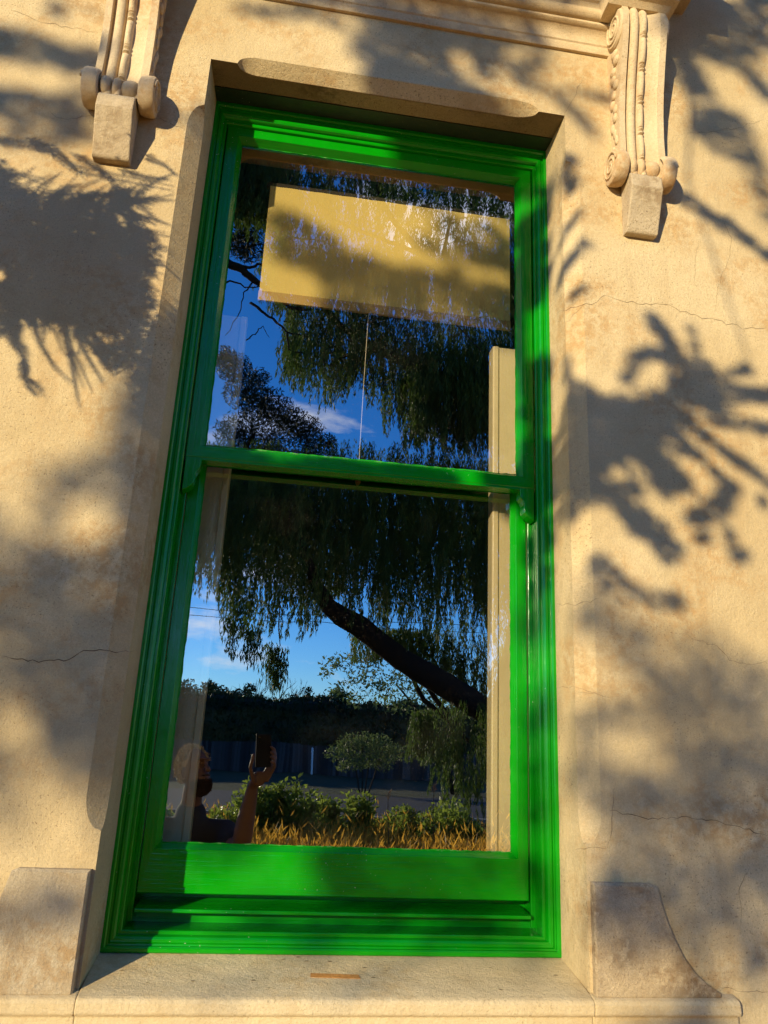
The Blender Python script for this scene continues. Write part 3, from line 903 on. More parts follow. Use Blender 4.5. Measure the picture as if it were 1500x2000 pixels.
q = MB(); q.tube([(b0[0]-2.4, -13.1, GZ), (b0[0]-2.3, -13.05, 1.5), (b0[0]-1.9, -13, 4), (b0[0]-.5, -13, b0[2]-.4), (b0[0]-.1, -13, b0[2]+.6)], [.26, .22, .17, .11, .04], 10); q.build('trunk', M['bark'], con, smooth=True)
for pts, r0, r1 in (([(420, 500), (455, 525), (490, 548), (530, 580), (560, 605), (600, 610)], .075, .02), ([(455, 525), (490, 530), (520, 520), (545, 525)], .03, .008),
                    ([(470, 535), (500, 560), (545, 560)], .02, .006), ([(420, 570), (450, 555), (490, 570), (520, 568)], .02, .006), ([(495, 555), (480, 580), (470, 620), (440, 660)], .014, .005),
                    ([(490, 600), (530, 630), (555, 655), (600, 665)], .022, .01), ([(555, 655), (560, 690), (600, 700)], .02, .008), ([(480, 670), (500, 650), (510, 640), (522, 665)], .010, .004)):
    px_branch(pts, -8.2, r0, r1, M['bark'], con)

# --- hedge and paling fence across the road
hd = empty('tall_hedge', (2, -43.6, GZ))
tag(hd, 'tall clipped dark hedge behind the paling fence across the road', 'hedge')
q = MB()
NXh = 90
P = []
for i in range(NXh+1):
    x = -32+72*i/NXh
    hgt = 3.75+.10*math.sin(i*.9)+.08*math.sin(i*2.3)
    P.append([(x, -42.6, GZ), (x, -42.5, GZ+hgt*.6), (x, -42.7, GZ+hgt-.2), (x, -43.2, GZ+hgt), (x, -45, GZ+hgt)])
q.grid(P); q.build('hedge_core', M['dark'], hd)
k = 26000
hx = rng.uniform(-20, 30, k); top = rng.random(k) < .35
hh = 3.75+.10*np.sin((hx+32)/.8*.9)+.08*np.sin((hx+32)/.8*2.3)
hz = np.where(top, GZ+hh+rng.gamma(1.3, .07, k), GZ+rng.uniform(.1, 1, k)*hh)
hy = np.where(top, rng.uniform(-44, -42.6, k), -42.48+rng.uniform(-.1, .12, k))
d_ = rvec(k); d_[:, 2] = np.abs(d_[:, 2])+.4
leaf_cards('hedge_leaves', np.stack([hx, hy, hz], 1), d_, rvec(k), .26, .09, M['hedge'], hd)

fe = empty('paling_fence', (2, -40.2, GZ))
tag(fe, 'grey vertical paling fence in front of the hedge across the road', 'fence')
pm = MB(); pm.box(-.07, .07, -.012, .012, 0, 1.42); paling = pm.build('paling', M['paling'], None)
n_p = 190
for i in range(n_p):
    o = paling if i == 0 else paling.copy()
    if i: col.objects.link(o)
    o.parent = fe
    o.location = (-8.5+i*.155-2+random.uniform(-.006, .006), random.uniform(-.006, .006), random.uniform(-.03, .02))
    o.rotation_euler = (0, random.uniform(-.008, .008), 0)
for z in (.35, 1.15):
    q = MB(); q.box(-10.6, 21, -40.27, -40.225, GZ+z, GZ+z+.09); q.build('fence_rail', M['fence'], fe)
wp = mir(np.array(614.), np.array(1480.), -39.)
q = MB(); q.tube([(wp[0], -39, GZ), (wp[0], -39, GZ+1.28), (wp[0], -39, GZ+1.33)], [.05, .05, .02], 10)
tag(q.build('white_post', M['white'], smooth='auto'), 'single white post standing before the paling fence', 'post')

# --- trees beyond the hedge
def leafy_tree(label, px_, py_top, Y, width, mat, group='trees beyond the hedge', name='leafy_tree', per=900, L=.3):
    p = mir(np.array(float(px_)), np.array(float(py_top)), Y)
    t_ = empty(name, (p[0], Y, GZ))
    H = p[2]-GZ
    q = MB(); q.tube([(p[0], Y, GZ), (p[0]+.1, Y, GZ+H*.35), (p[0], Y, GZ+H*.7)], [.22, .17, .07], 8); q.build('trunk', M['bark'], t_, smooth=True)
    cs_, rs_ = [], []
    for _ in range(22):
        u = rng.random(); w = width*(.35+.65*math.sin(PI*min(1, .15+u*.85)))
        cs_.append((p[0]+rng.normal()*w*.42, Y+rng.normal()*w*.3, GZ+H*(.45+.5*u)))
        rs_.append(width*rng.uniform(.14, .30))
    clumps('crown', cs_, rs_, per/width, mat, t_, L=L, W=L*.4)
    return tag(t_, label, 'tree', group)
leafy_tree('rounded green tree top above the hedge at the far left of the lower pane', 350, 1335, -52, 3.2, M['hedge'])
leafy_tree('dense green tree above the hedge beside the bare twiggy tree', 432, 1322, -54, 2.6, M['hedge'])
leafy_tree('small green tree top just right of the bare tree over the hedge', 618, 1345, -56, 1.8, M['hedge'])
leafy_tree('small pale tree between hedge and curved limb', 660, 1350, -60, 2.2, M['bush'])
def bare_tree(label, px_, py_top, Y, seed, spread=.5):
    r_ = random.Random(seed)
    p = mir(np.array(float(px_)), np.array(float(py_top)), Y)
    H = p[2]-GZ
    t_ = empty('bare_tree', (p[0], Y, GZ))
    q = MB(); b2 = MB()
    def grow(b, pos, d, ln, r, depth):
        pts = [pos]; rad = [r]
        for k in range(3):
            d = (d+Vector((r_.gauss(0, .10), r_.gauss(0, .10), .05))).normalized()
            pos = pos+d*ln/3; pts.append(pos); rad.append(r*(1-.2*(k+1)))
        b.tube(pts, rad, 5)
        if depth == 0: return
        for k in range(3 if depth > 1 else 4):
            nd = (d+Vector((r_.gauss(0, spread), r_.gauss(0, spread), r_.gauss(.1, .25)))).normalized()
            grow(b2, pts[r_.choice([1, 2, 3, 3])], nd, ln*.66, r*.55, depth-1)
    grow(q, Vector((p[0], Y, GZ)), Vector((0, 0, 1)), H*.45, .12, 4)
    q.build('trunk', M['twig'], t_); b2.build('branches', M['twig'], t_, weld=False, recalc=False)
    return tag(t_, label, 'tree', 'bare trees beyond the hedge')
bare_tree('leafless tree with spreading branches above the hedge behind the hanging tassel', 520, 1318, -49, 3)
bare_tree('small leafless twiggy tree above the hedge left of the larger bare tree', 470, 1325, -50, 8, .4)
bare_tree('thin bare tree above the hedge right of the hanging tassel', 575, 1335, -50, 5, .45)

# --- open olive tree behind the limb, and the rounded shrub on the verge
ol = empty('open_tree', (2.6, -27, GZ))
tag(ol, 'open leafy tree seen below the curved limb with cloud showing through', 'tree')
cs, rs = [], []
for px_, py_, r_ in ((650, 1300, .5), (680, 1290, .6), (720, 1300, .7), (700, 1330, .6), (660, 1345, .4), (740, 1340, .7), (780, 1330, .7), (820, 1350, .7), (760, 1370, .7), (800, 1385, .6), (860, 1370, .7), (690, 1370, .45), (640, 1320, .3), (850, 1400, .6), (900, 1390, .7), (730, 1275, .4)):
    cs.append(mir(np.array(float(px_)), np.array(float(py_)), -27+rng.uniform(-.9, .9))); rs.append(r_)
clumps('crown', cs, rs, 330, M['bush'], ol, L=.20, W=.07)
pb = mir(np.array(860.), np.array(1500.), -27.)
q = MB(); q.tube([(pb[0]+.5, -27, GZ), (pb[0], -27, .2), (pb[0]-.7, -27, 1.5), (pb[0]-1.8, -27, 2.6)], [.14, .12, .08, .03], 8); q.build('trunk', M['bark'], ol, smooth=True)
q = MB(); q.tube([(pb[0], -27, .2), (pb[0]+.6, -27.1, 1.6), (pb[0]+.4, -27.1, 2.8)], [.09, .06, .02], 8); q.build('branch', M['bark'], ol, smooth=True)
rs_b = empty('rounded_shrub', (2.6, -21, GZ))
tag(rs_b, 'rounded grey-green shrub on the verge before the paling fence', 'shrub')
cs, rs = [], []
for px_, py_, r_ in ((655, 1470, .34), (680, 1455, .42), (710, 1450, .42), (740, 1452, .40), (765, 1465, .36), (690, 1485, .36), (665, 1495, .22), (720, 1478, .40), (750, 1485, .36), (790, 1470, .3), (830, 1475, .34), (870, 1480, .36)):
    cs.append(mir(np.array(float(px_)), np.array(float(py_)), -26.5+rng.uniform(-.4, .4))); rs.append(r_*1.25)
clumps('foliage', cs, rs, 1500, M['bush'], rs_b, L=.13, W=.045)
q = MB(); pb = cs[2]
for a in (-.5, -.1, .3, .8): q.tube([(pb[0]+a*.3, -26.5, GZ), (pb[0]+a, -26.5, pb[2])], [.04, .015], 6)
q.build('stem', M['twig'], rs_b)

# --- garden plants in front of the window wall, sunlit from behind
def garden_shrub(label, px_, py_top, Y, w, n_, mat, group='leafy garden shrubs', L=.055, W=.03):
    p = mir(np.array(float(px_)), np.array(float(py_top)), Y)
    g_ = empty('garden_shrub', (p[0], Y, GZ))
    H = p[2]-GZ
    st = MB(); C_, D_ = [], []
    for k in range(n_):
        a = rng.uniform(0, 2*PI); lean = abs(rng.normal())*w*.85; hh_ = H*rng.uniform(.62, 1.0) if k else H
        e = np.array([p[0]+math.cos(a)*lean, Y+math.sin(a)*lean, GZ+hh_]); s0 = np.array([p[0]+math.cos(a)*lean*.35, Y+math.sin(a)*lean*.35, GZ])
        st.tube([s0, (s0+e)/2+np.array([0, 0, .05]), e], [.008, .006, .003], 5)
        m_ = int(hh_*120)
        u = rng.uniform(.25, 1, m_)
        c = s0+(e-s0)*u[:, None]; o_ = rvec(m_); o_[:, 2] = np.abs(o_[:, 2])*.6+.1
        C_.append(c+o_*rng.uniform(.02, .15, m_)[:, None]); D_.append(o_)
    st.build('stem', M['twig'], g_)
    C_ = np.concatenate(C_); D_ = np.concatenate(D_)
    leaf_cards('foliage', C_, D_, rvec(len(C_)), L*rng.uniform(.7, 1.3, len(C_)), W*rng.uniform(.7, 1.3, len(C_)), mat, g_)
    return tag(g_, label, 'shrub', group)
for lab, px_, py_, Y, w, n_ in (
    ('leafy shrub between the photographer and his raised arm', 430, 1572, -11.2, .28, 16),
    ('leafy shrub just right of the raised forearm', 512, 1520, -11.4, .16, 14),
    ('tallest bright green shrub right of the raised arm', 555, 1522, -11.2, .22, 20),
    ('small pointed shrub right of the tallest bright shrub', 600, 1562, -11.5, .16, 12),
    ('narrow upright shrub near the middle of the lower pane', 645, 1556, -11.7, .15, 12),
    ('broad leafy shrub right of the middle of the lower pane', 705, 1550, -11.4, .24, 18),
    ('short leafy shrub in the right half of the lower pane', 798, 1572, -11.8, .14, 9),
    ('low shrub at the left end of the garden bed', 330, 1590, -11.2, .3, 14),
    ('low shrub near the right edge of the lower pane', 880, 1590, -11.5, .2, 9)):
    garden_shrub(lab, px_, py_, Y, w*1.7, n_, M['shrub'], L=.085, W=.048)
def dry_stem(label, px_, py0, Y):
    p = mir(np.array(float(px_)), np.array(float(py0)), Y)
    d_ = empty('dry_stalk', (p[0], Y, GZ))
    q = MB(); q.tube([(p[0]+.04, Y, GZ), (p[0]+.02, Y, (p[2]+GZ)/2), (p[0], Y, p[2])], [.007, .006, .004], 5)
    q.build('stem', M['twig'], d_)
    h = MB()
    for k in range(16):
        a = rng.uniform(0, 2*PI); h.tube([(p[0], Y, p[2]-.02*k/3), (p[0]+.05*math.cos(a), Y+.05*math.sin(a), p[2]+.05-.02*k/3)], [.003, .002], 4)
    h.build('seed_head', M['brown'], d_)
    tag(d_, label, 'plant stalk', 'dry stalks in the garden bed')
dry_stem('thin dry stalk with seed head in the middle of the garden bed', 760, 1545, -9.5)
dry_stem('thin dry stalk with seed head at the right of the garden bed', 846, 1532, -9.5)
k = 45000
gx = rng.uniform(-4, 6, k); gy = rng.uniform(-12.2, -6.5, k)
gzz = GZ+rng.gamma(2.0, .06, k)+.16*np.maximum(0, np.sin(gx*2.1+gy*1.3)+np.sin(gx*5.1-gy*2.2)*.5)*rng.random(k)
d_ = rvec(k)*.7; d_[:, 2] = np.abs(d_[:, 2])+.6
tag(leaf_cards('golden_ground_cover', np.stack([gx, gy, gzz], 1), d_, rvec(k), .16*rng.uniform(.5, 1.4, k), .022, M['gold']), 'golden low ground cover filling the garden bed', 'ground cover', kind='stuff')
k = 18000
lx = rng.uniform(-4, 6, k); ly = rng.uniform(-12.35, -10.9, k)
env = .36+.20*np.sin(lx*2.3+1.0)+.16*np.sin(lx*5.7+ly*3)+.12*np.sin(lx*11+ly*7)
lz = GZ+np.maximum(.1, env)*rng.random(k)**.7
d_ = rvec(k); d_[:, 2] = np.abs(d_[:, 2])+.2
tag(leaf_cards('leafy_undergrowth', np.stack([lx, ly, lz], 1), d_, rvec(k), .085*rng.uniform(.6, 1.4, k), .045, M['shrub']), 'loose leafy undergrowth along the front of the garden bed', 'undergrowth', kind='stuff')
for i, (py_, lab) in enumerate(((1190, 'upper overhead power line crossing the blue sky'), (1204, 'lower overhead power line crossing the blue sky'))):
    p = mir(np.array(400.), np.array(float(py_)), -34.)
    q = MB(); q.tube([(p[0]-40+4*j, -34, p[2]+.0006*(4*j-40)**2) for j in range(26)], .014, 5)
    tag(q.build('power_line', M['wire']), lab, 'power line', 'power lines over the road')

# ------------------------------------------------------------------ the photographer, mirrored low in the lower pane
def body_mesh(name, parts, mat, parent=None, voxel=.008, smooth_it=4):
    b = MB()
    for p in parts:
        if p[0] == 'c':                     # tapered capsule
            a, c, ra, rc = Vector(p[1]), Vector(p[2]), p[3], p[4]
            b.tube([a+(c-a)*k/6 for k in range(7)], [ra+(rc-ra)*k/6 for k in range(7)], 16)
            b.ball(a, ra, 16, 10); b.ball(c, rc, 16, 10)
        else:
            n0 = len(b.v); b.ball((0, 0, 0), p[2], 20, 14)
            Rt = p[3] if len(p) > 3 else Matrix.Identity(3)
            for i in range(n0, len(b.v)): b.v[i] = tuple(Vector(p[1])+Rt @ Vector(b.v[i]))
    o = b.build(name, mat, None, smooth=True)
    r = o.modifiers.new('remesh', 'REMESH'); r.mode = 'VOXEL'; r.voxel_size = voxel; r.use_smooth_shade = True
    s = o.modifiers.new('smooth', 'SMOOTH'); s.iterations = smooth_it; s.factor = .5
    adopt(o, parent)
    return o
hc = Vector(mir(np.array(383.), np.array(1508.), -2.22))
person = empty('person', (hc.x+.02, -2.28, GZ))
tag(person, 'bearded person in a dark navy T-shirt raising a phone, mirrored low in the lower pane', 'person')
Cv = Vector(CAM)
Rv, Uv, Fv = Vector(CR), Vector(CU), Vector(CF)
look = (Cv-hc).normalized()
side = look.cross(Vector((0, 0, 1))).normalized(); upv = side.cross(look)
HR = Matrix((side, look, upv)).transposed()     # local x = right of face, y = forward, z = up
def H(x, y, z): return hc+HR @ Vector((x, y, z))
neck = hc+Vector((-.01, -.05, -.17))
chest = Vector((hc.x+.0, -2.30, -.26)); hip = Vector((hc.x+.02, -2.31, -.62))
shR, shL = Vector((hc.x+.19, -2.26, -.09)), Vector((hc.x-.19, -2.30, -.09))
wr = Vector(mir(np.array(496.), np.array(1533.), -1.93)); el = Vector(mir(np.array(468.), np.array(1668.), -2.03))
elL, wrL = Vector((hc.x-.27, -2.36, -.38)), Vector((hc.x-.24, -2.22, -.62))
kn = lambda s: Vector((hc.x+.02+s*.10, -2.30, -.72)); an = lambda s: Vector((hc.x+.02+s*.11, -2.34, GZ+.08))
ph = Cv-Fv*.0095-Uv*.055                         # phone centre
grip = ph-Uv*.075
palm0, palm1 = wr, grip-Uv*.035-Fv*.012
parts = [('e', H(0, -.015, .03), (.073, .092, .10), HR), ('e', H(0, .02, -.045), (.058, .066, .07), HR), ('e', H(0, .045, -.085), (.035, .035, .026), HR),
         ('c', H(0, .088, .022), H(0, .106, -.018), .009, .014), ('e', H(0, .078, .045), (.045, .018, .010), HR), ('e', H(0, .084, -.052), (.024, .012, .007), HR), ('e', H(0, .083, -.066), (.020, .011, .007), HR),
         ('e', H(.074, -.012, 0), (.009, .018, .030), HR), ('e', H(-.074, -.012, 0), (.009, .018, .030), HR),
         ('c', H(0, -.03, -.07), neck, .052, .058), ('c', neck, chest+Vector((0, 0, .1)), .06, .10),
         ('e', chest, (.17, .115, .20)), ('e', hip, (.155, .11, .15)), ('e', (chest+hip)/2, (.145, .105, .2)),
         ('c', shR, el, .055, .048), ('c', el, el+(wr-el)*.35, .048, .052), ('c', el+(wr-el)*.35, wr, .052, .030),
         ('c', shL, elL, .050, .040), ('c', elL, wrL, .041, .027), ('c', shL, shR, .055, .055), ('c', wrL, wrL+Vector((.02, .04, -.09)), .028, .022)]
for s in (-1, 1):
    parts += [('c', hip+Vector((s*.085, 0, -.05)), kn(s), .085, .058), ('c', kn(s), an(s), .058, .036)]
# hand: palm below the phone, thumb up its left edge, four fingers round its right edge
parts += [('c', palm0, palm0+(palm1-palm0)*.4, .026, .030), ('e', palm0+(palm1-palm0)*.62, (.036, .017, .040))]
kb_ = palm0+(palm1-palm0)*.72
def finger(base, j1, j2, tip, r): return [('c', base, j1, r*1.1, r), ('c', j1, j2, r, r*.95), ('c', j2, tip, r*.95, r*.82)]
W2 = .040
parts += finger(kb_-Rv*.028-Uv*.018, ph-Rv*(W2+.020)-Uv*.075-Fv*.010, ph-Rv*(W2+.013)-Uv*.050-Fv*.004, ph-Rv*(W2+.008)-Uv*.020+Fv*.002, .0105)
for i, (h0, l_) in enumerate(((.000, .012), (-.022, .010), (-.043, .008), (-.062, .004))):
    b0_ = kb_+Rv*(.020+.006*i)-Uv*(.010*i-.012)-Fv*.004
    parts += finger(b0_, ph+Rv*(W2+.018+.002*(i == 1))+Uv*(h0-.012)-Fv*.016, ph+Rv*(W2+.011)+Uv*(h0+.004)-Fv*.002, ph+Rv*(W2-.006)+Uv*(h0+l_)+Fv*.013, .0090-.0006*i)
body = body_mesh('body', parts, M['skin'], person, .0055, 3)
sh_parts = [('e', chest, (.185, .130, .215)), ('e', hip+Vector((0, 0, .06)), (.168, .124, .17)), ('e', (chest+hip)/2, (.165, .120, .22)), ('c', shL, shR, .072, .072),
            ('c', shR, shR+(el-shR)*.48, .072, .064), ('c', shL, shL+(elL-shL)*.55, .072, .064), ('c', neck+Vector((0, -.01, -.05)), chest, .085, .12)]
body_mesh('shirt', sh_parts, M['shirt'], person, .010, 4)
tr_p = [('e', hip+Vector((0, 0, -.02)), (.166, .122, .12))]
for s in (-1, 1): tr_p += [('c', hip+Vector((s*.085, 0, -.06)), kn(s), .098, .072), ('c', kn(s), an(s), .072, .055)]
body_mesh('trousers', tr_p, M['jeans'], person, .012, 3)
for s in (-1, 1):
    body_mesh('shoe', [('c', an(s)+Vector((0, -.03, -.035)), an(s)+Vector((s*.02, .17, -.045)), .045, .038)], M['shoe'], person, .01, 2)
body_mesh('hair', [('e', H(0, -.028, .042), (.079, .090, .096), HR)], M['hair'], person, .0055, 1)
def curls(name, n_, cen, rad, ok, L, W, mat, parent):
    C_, D_ = [], []
    while len(C_) < n_:
        v = Vector(rvec(1)[0])
        if not ok(v): continue
        C_.append(H(*(cen[i]+v[i]*rad[i]*random.uniform(.93, 1.12) for i in range(3))))
        D_.append(HR @ (v*.8+Vector(rvec(1)[0])*.9))
    C_, D_ = np.array(C_), np.array(D_)
    return leaf_cards(name, C_, D_, rvec(n_), L*rng.uniform(.6, 1.4, n_), W, mat, parent)
hair_o = curls('hair_curls', 2600, (0, -.025, .040), (.084, .096, .102), lambda v: not (v.y > .45 or v.z < -.6 or (v.y > .1 and v.z < .15)), .036, .009, M['hair'], person)
body_mesh('beard', [('e', H(0, .034, -.086), (.046, .044, .034), HR), ('e', H(0, .086, -.040), (.028, .009, .007), HR)], M['beard'], person, .005, 1)
curls('beard_curls', 1500, (0, .028, -.074), (.055, .060, .054), lambda v: v.z < .3 and v.y > -.15, .022, .004, M['beard'], person)
# phone, held upright with its lens at the viewpoint
phn = empty('mobile_phone', tuple(ph))
tag(phn, 'black mobile phone held upright in the raised hand', 'phone')
def phone_box(name, c, hx, hy, hz, mat, bevel):
    b = MB(); b.box(-hx, hx, -hy, hy, -hz, hz)
    for i in range(len(b.v)):
        v = b.v[i]; b.v[i] = tuple(c+Rv*v[0]+Fv*v[1]+Uv*v[2])
    return b.build(name, mat, phn, bevel=bevel)
phone_box('phone_body', ph, .038, .0042, .079, M['phone'], .0035)
phone_box('camera_bump', ph+Uv*.052-Rv*.014+Fv*.0047, .016, .0008, .022, M['phone'], .0006)
for dz in (.040, .062):
    b = MB(); c_ = ph+Uv*dz-Rv*.018+Fv*.0056
    b.tube([c_, c_+Fv*.0006], .0055, 16); b.build('lens', M['lens'], phn)

# ------------------------------------------------------------------ the overhanging cypress that shades the wall
cy = empty('overhanging_cypress', (-8.8, -9.2, GZ))
tag(cy, 'cypress overhanging from the left whose sprays dapple the wall with shade', 'tree')
def shade_points(ells, strokes, holes, base, dmax, leaf_a, region, t0, t1):
    """scatter points on the wall by wanted shade density, then move each along the sun's ray into the crown"""
    x0, x1, z0, z1 = region
    Mn = int(dmax*(x1-x0)*(z1-z0)/leaf_a)
    X = rng.uniform(x0, x1, Mn); Z = rng.uniform(z0, z1, Mn)
    u, v = pix(np.stack([X, np.zeros(Mn), Z], 1))
    D = np.full(Mn, 0.)
    for f in base: D = np.maximum(D, f(u, v))
    for cx, cyy, rx, ry, ang, d in ells:
        a = math.radians(ang); dx, dy = u-cx, v-cyy
        q_ = ((dx*math.cos(a)+dy*math.sin(a))/rx)**2+((-dx*math.sin(a)+dy*math.cos(a))/ry)**2
        D = np.maximum(D, d*np.clip((1.25-np.sqrt(q_))/.45, 0, 1))
    for pts, w, d in strokes:
        best = np.full(Mn, 1e9)
        for (ax, ay), (bx, by) in zip(pts[:-1], pts[1:]):
            l2 = (bx-ax)**2+(by-ay)**2
            tt = np.clip(((u-ax)*(bx-ax)+(v-ay)*(by-ay))/l2, 0, 1)
            best = np.minimum(best, np.hypot(u-ax-tt*(bx-ax), v-ay-tt*(by-ay)))
        D = np.maximum(D, d*np.clip((1.2-best/(w/2))/.5, 0, 1))
    for cx, cyy, rx, ry, ang, k_ in holes:
        a = math.radians(ang); dx, dy = u-cx, v-cyy
        q_ = np.sqrt(((dx*math.cos(a)+dy*math.sin(a))/rx)**2+((-dx*math.sin(a)+dy*math.cos(a))/ry)**2)
        D = D*(1-k_*np.clip((1.3-q_)/.5, 0, 1))
    keep = rng.random(Mn)*dmax < D
    X, Z = X[keep], Z[keep]
    t_ = rng.uniform(t0, t1, len(X))
    return np.stack([X, np.zeros(len(X)), Z], 1)+t_[:, None]*SUN_K
def shade_leaves(name, P, L, W):
    n_ = len(P)
    d_ = rvec(n_); d_[:, 2] -= .5
    # the sprays face roughly across the light
    nn = np.broadcast_to(SUN, (n_, 3))+rvec(n_)*.9
    return leaf_cards(name, P, d_, nn, L*rng.uniform(.7, 1.3, n_), W*rng.uniform(.7, 1.3, n_), M['shade'], cy)
REG = (-1.35, 1.75, -.75, 3.15)
# far crown: broad soft shade low on both sides
far_e = [(275, 900, 75, 210, 0, 2.4), (150, 935, 110, 40, -8, 1.8), (90, 1010, 30, 40, 0, 1.6), (150, 1290, 270, 225, 0, 3.6), (300, 1280, 90, 330, 0, 3.2), (190, 1490, 60, 60, 0, 2.6), (20, 1500, 40, 40, 0, 2.2), (30, 1600, 45, 40, 0, 2.0), (230, 1600, 40, 60, 0, 1.6), (40, 1180, 120, 120, 0, 1.7), (30, 1560, 50, 70, 0, 1.2), (200, 1500, 60, 70, 0, 1.5),
         (60, 1780, 130, 45, -5, 1.3), (-60, 1300, 120, 260, 0, 2.0), (-50, 1000, 60, 60, 0, 1.5),
         (1350, 1560, 225, 275, 0, 2.3), (1430, 1340, 110, 60, 15, 1.8), (1230, 1250, 90, 60, 10, 1.4), (1210, 1560, 80, 50, 0, 1.6), (1130, 1400, 40, 40, 0, 1.0), (1130, 1520, 60, 40, 0, 1.5),
         (1250, 1760, 110, 110, 0, 1.9), (1470, 1750, 90, 160, 0, 2.0), (1480, 1900, 60, 80, 0, 1.6), (1330, 2010, 120, 35, 0, 2.2),
         (1150, 1200, 40, 90, 10, 1.8), (1060, 1200, 35, 35, 0, 1.8), (1050, 1500, 40, 60, 30, 2.0), (1040, 1620, 70, 16, 40, 2.4), (1055, 1380, 30, 40, 0, 1.4),
         (640, 1700, 60, 55, 0, 1.6), (850, 1770, 160, 45, 0, 1.0), (720, 1900, 90, 26, -25, .7), (1000, 1860, 60, 30, 0, .7), (430, 1960, 70, 25, -20, .5)]
far_h = [(1135, 1285, 50, 62, 0, .95), (1215, 1335, 34, 30, 0, .8), (1235, 1455, 75, 48, 0, .85), (1125, 1640, 45, 70, 0, .9), (1390, 1880, 42, 60, 0, .9), (1472, 1950, 22, 30, 0, .9),
         (25, 1425, 34, 42, 0, .95), (85, 1530, 45, 36, 0, .95), (130, 1640, 70, 60, 0, .9), (165, 1030, 55, 32, 0, .9), (30, 985, 40, 26, 0, .9), (1140, 1120, 30, 55, 0, .7)]
def on_plane(x, y, Y):
    P = at(np.array(float(x)), np.array(float(y)), Y)+Y*SUN_K
    a, b = pix(P); return float(a), float(b)
far_e = [e for e in far_e if not (e[0] in (640, 850) and e[1] > 1690) and not (1035 <= e[0] <= 1060)]
for x, y, rx, ry, ang, d in ((680, 1700, 85, 70, 15, 2.6), (880, 1710, 190, 70, 0, 1.0), (870, 1780, 150, 40, 0, 1.2), (500, 1800, 70, 26, 0, 1.5), (700, 1830, 110, 40, -10, 1.6), (940, 1830, 120, 40, 0, 1.5), (600, 1790, 120, 22, 0, 1.2), (780, 1690, 40, 60, 0, 1.2), (930, 1680, 60, 30, 0, .7)):
    far_e.append((*on_plane(x, y, .23), rx, ry, ang, d*1.7))
for x, y, rx, ry, ang, d in ((1040, 1200, 45, 40, 0, 2.2), (1045, 1390, 40, 40, 20, 1.8), (1045, 1490, 45, 30, 0, 2.0), (1035, 1690, 60, 20, 45, 2.4), (1040, 1580, 35, 40, 0, 2.2), (1060, 1770, 30, 30, 0, 1.0)):
    far_e.append((*on_plane(x, y, .17), rx, ry*1.2, ang, d*1.9))
far_e = [(*e[:5], e[5]*.62) for e in far_e]
PF = shade_points(far_e, [], far_h, [], 2.6, .00038, REG, 6.6, 8.2)
shade_leaves('far_foliage', PF, .050, .029)
# middle crown: the fan of fingers right of the window
mid_e = [(1235, 850, 120, 70, 0, 4.2), (1130, 800, 60, 45, 30, 4.2), (1340, 775, 80, 42, 10, 4.2), (1180, 900, 105, 75, 0, 4.2), (1100, 880, 50, 110, 0, 2.4), (1310, 940, 28, 34, 0, 3), (1370, 1008, 26, 20, 0, 3), (1418, 978, 24, 30, 10, 2.6), (1374, 1050, 17, 14, 0, 2.6), (1447, 1086, 14, 14, 0, 2.6), (1490, 980, 13, 12, 0, 2),
         (1110, 335, 22, 28, 0, 2), (1100, 320, 10, 10, 0, .5)]
mid_s = [([(1272, 622), (1305, 665), (1330, 715)], 26, 2.8), ([(1225, 745), (1245, 700), (1280, 685), (1330, 715), (1400, 745), (1455, 722)], 26, 2.8), ([(1350, 640), (1360, 690), (1350, 730)], 16, 1.6), ([(1340, 735), (1420, 770), (1510, 772)], 30, 2.8), ([(1340, 780), (1410, 822), (1500, 840)], 26, 2.8),
         ([(1350, 830), (1420, 885), (1510, 950)], 18, 2.8), ([(1310, 850), (1380, 905), (1440, 960)], 16, 2.5), ([(1280, 905), (1350, 965)], 18, 2.2), ([(1210, 960), (1245, 1020), (1310, 1075)], 44, 2.8), ([(1240, 1000), (1290, 1040)], 40, 2.6), ([(1350, 950), (1400, 1000), (1440, 1080)], 16, 1.6), ([(1380, 720), (1400, 790)], 30, 2.4),
         ([(1160, 1090), (1220, 1160), (1330, 1180)], 40, 1.3), ([(1090, 680), (1100, 720), (1130, 760)], 20, 2.2),
         ([(1080, 508), (1112, 490), (1145, 476)], 22, 2.8), ([(1105, 570), (1142, 560)], 13, 2.2), ([(1080, 440), (1135, 408)], 16, 1.6), ([(1330, 385), (1420, 440), (1510, 505)], 24, 2.0)]
mid_h = [(1280, 745, 26, 22, 0, .97), (1355, 800, 40, 10, 25, .8), (1345, 850, 45, 11, 40, .85), (1205, 935, 20, 22, 0, .85), (1250, 930, 18, 38, -25, .9), (1085, 1000, 14, 30, 0, .6), (1320, 890, 16, 44, -40, .75), (1480, 800, 40, 10, 15, .7), (1092, 795, 14, 22, 0, .7), (1085, 825, 12, 12, 0, .8)]
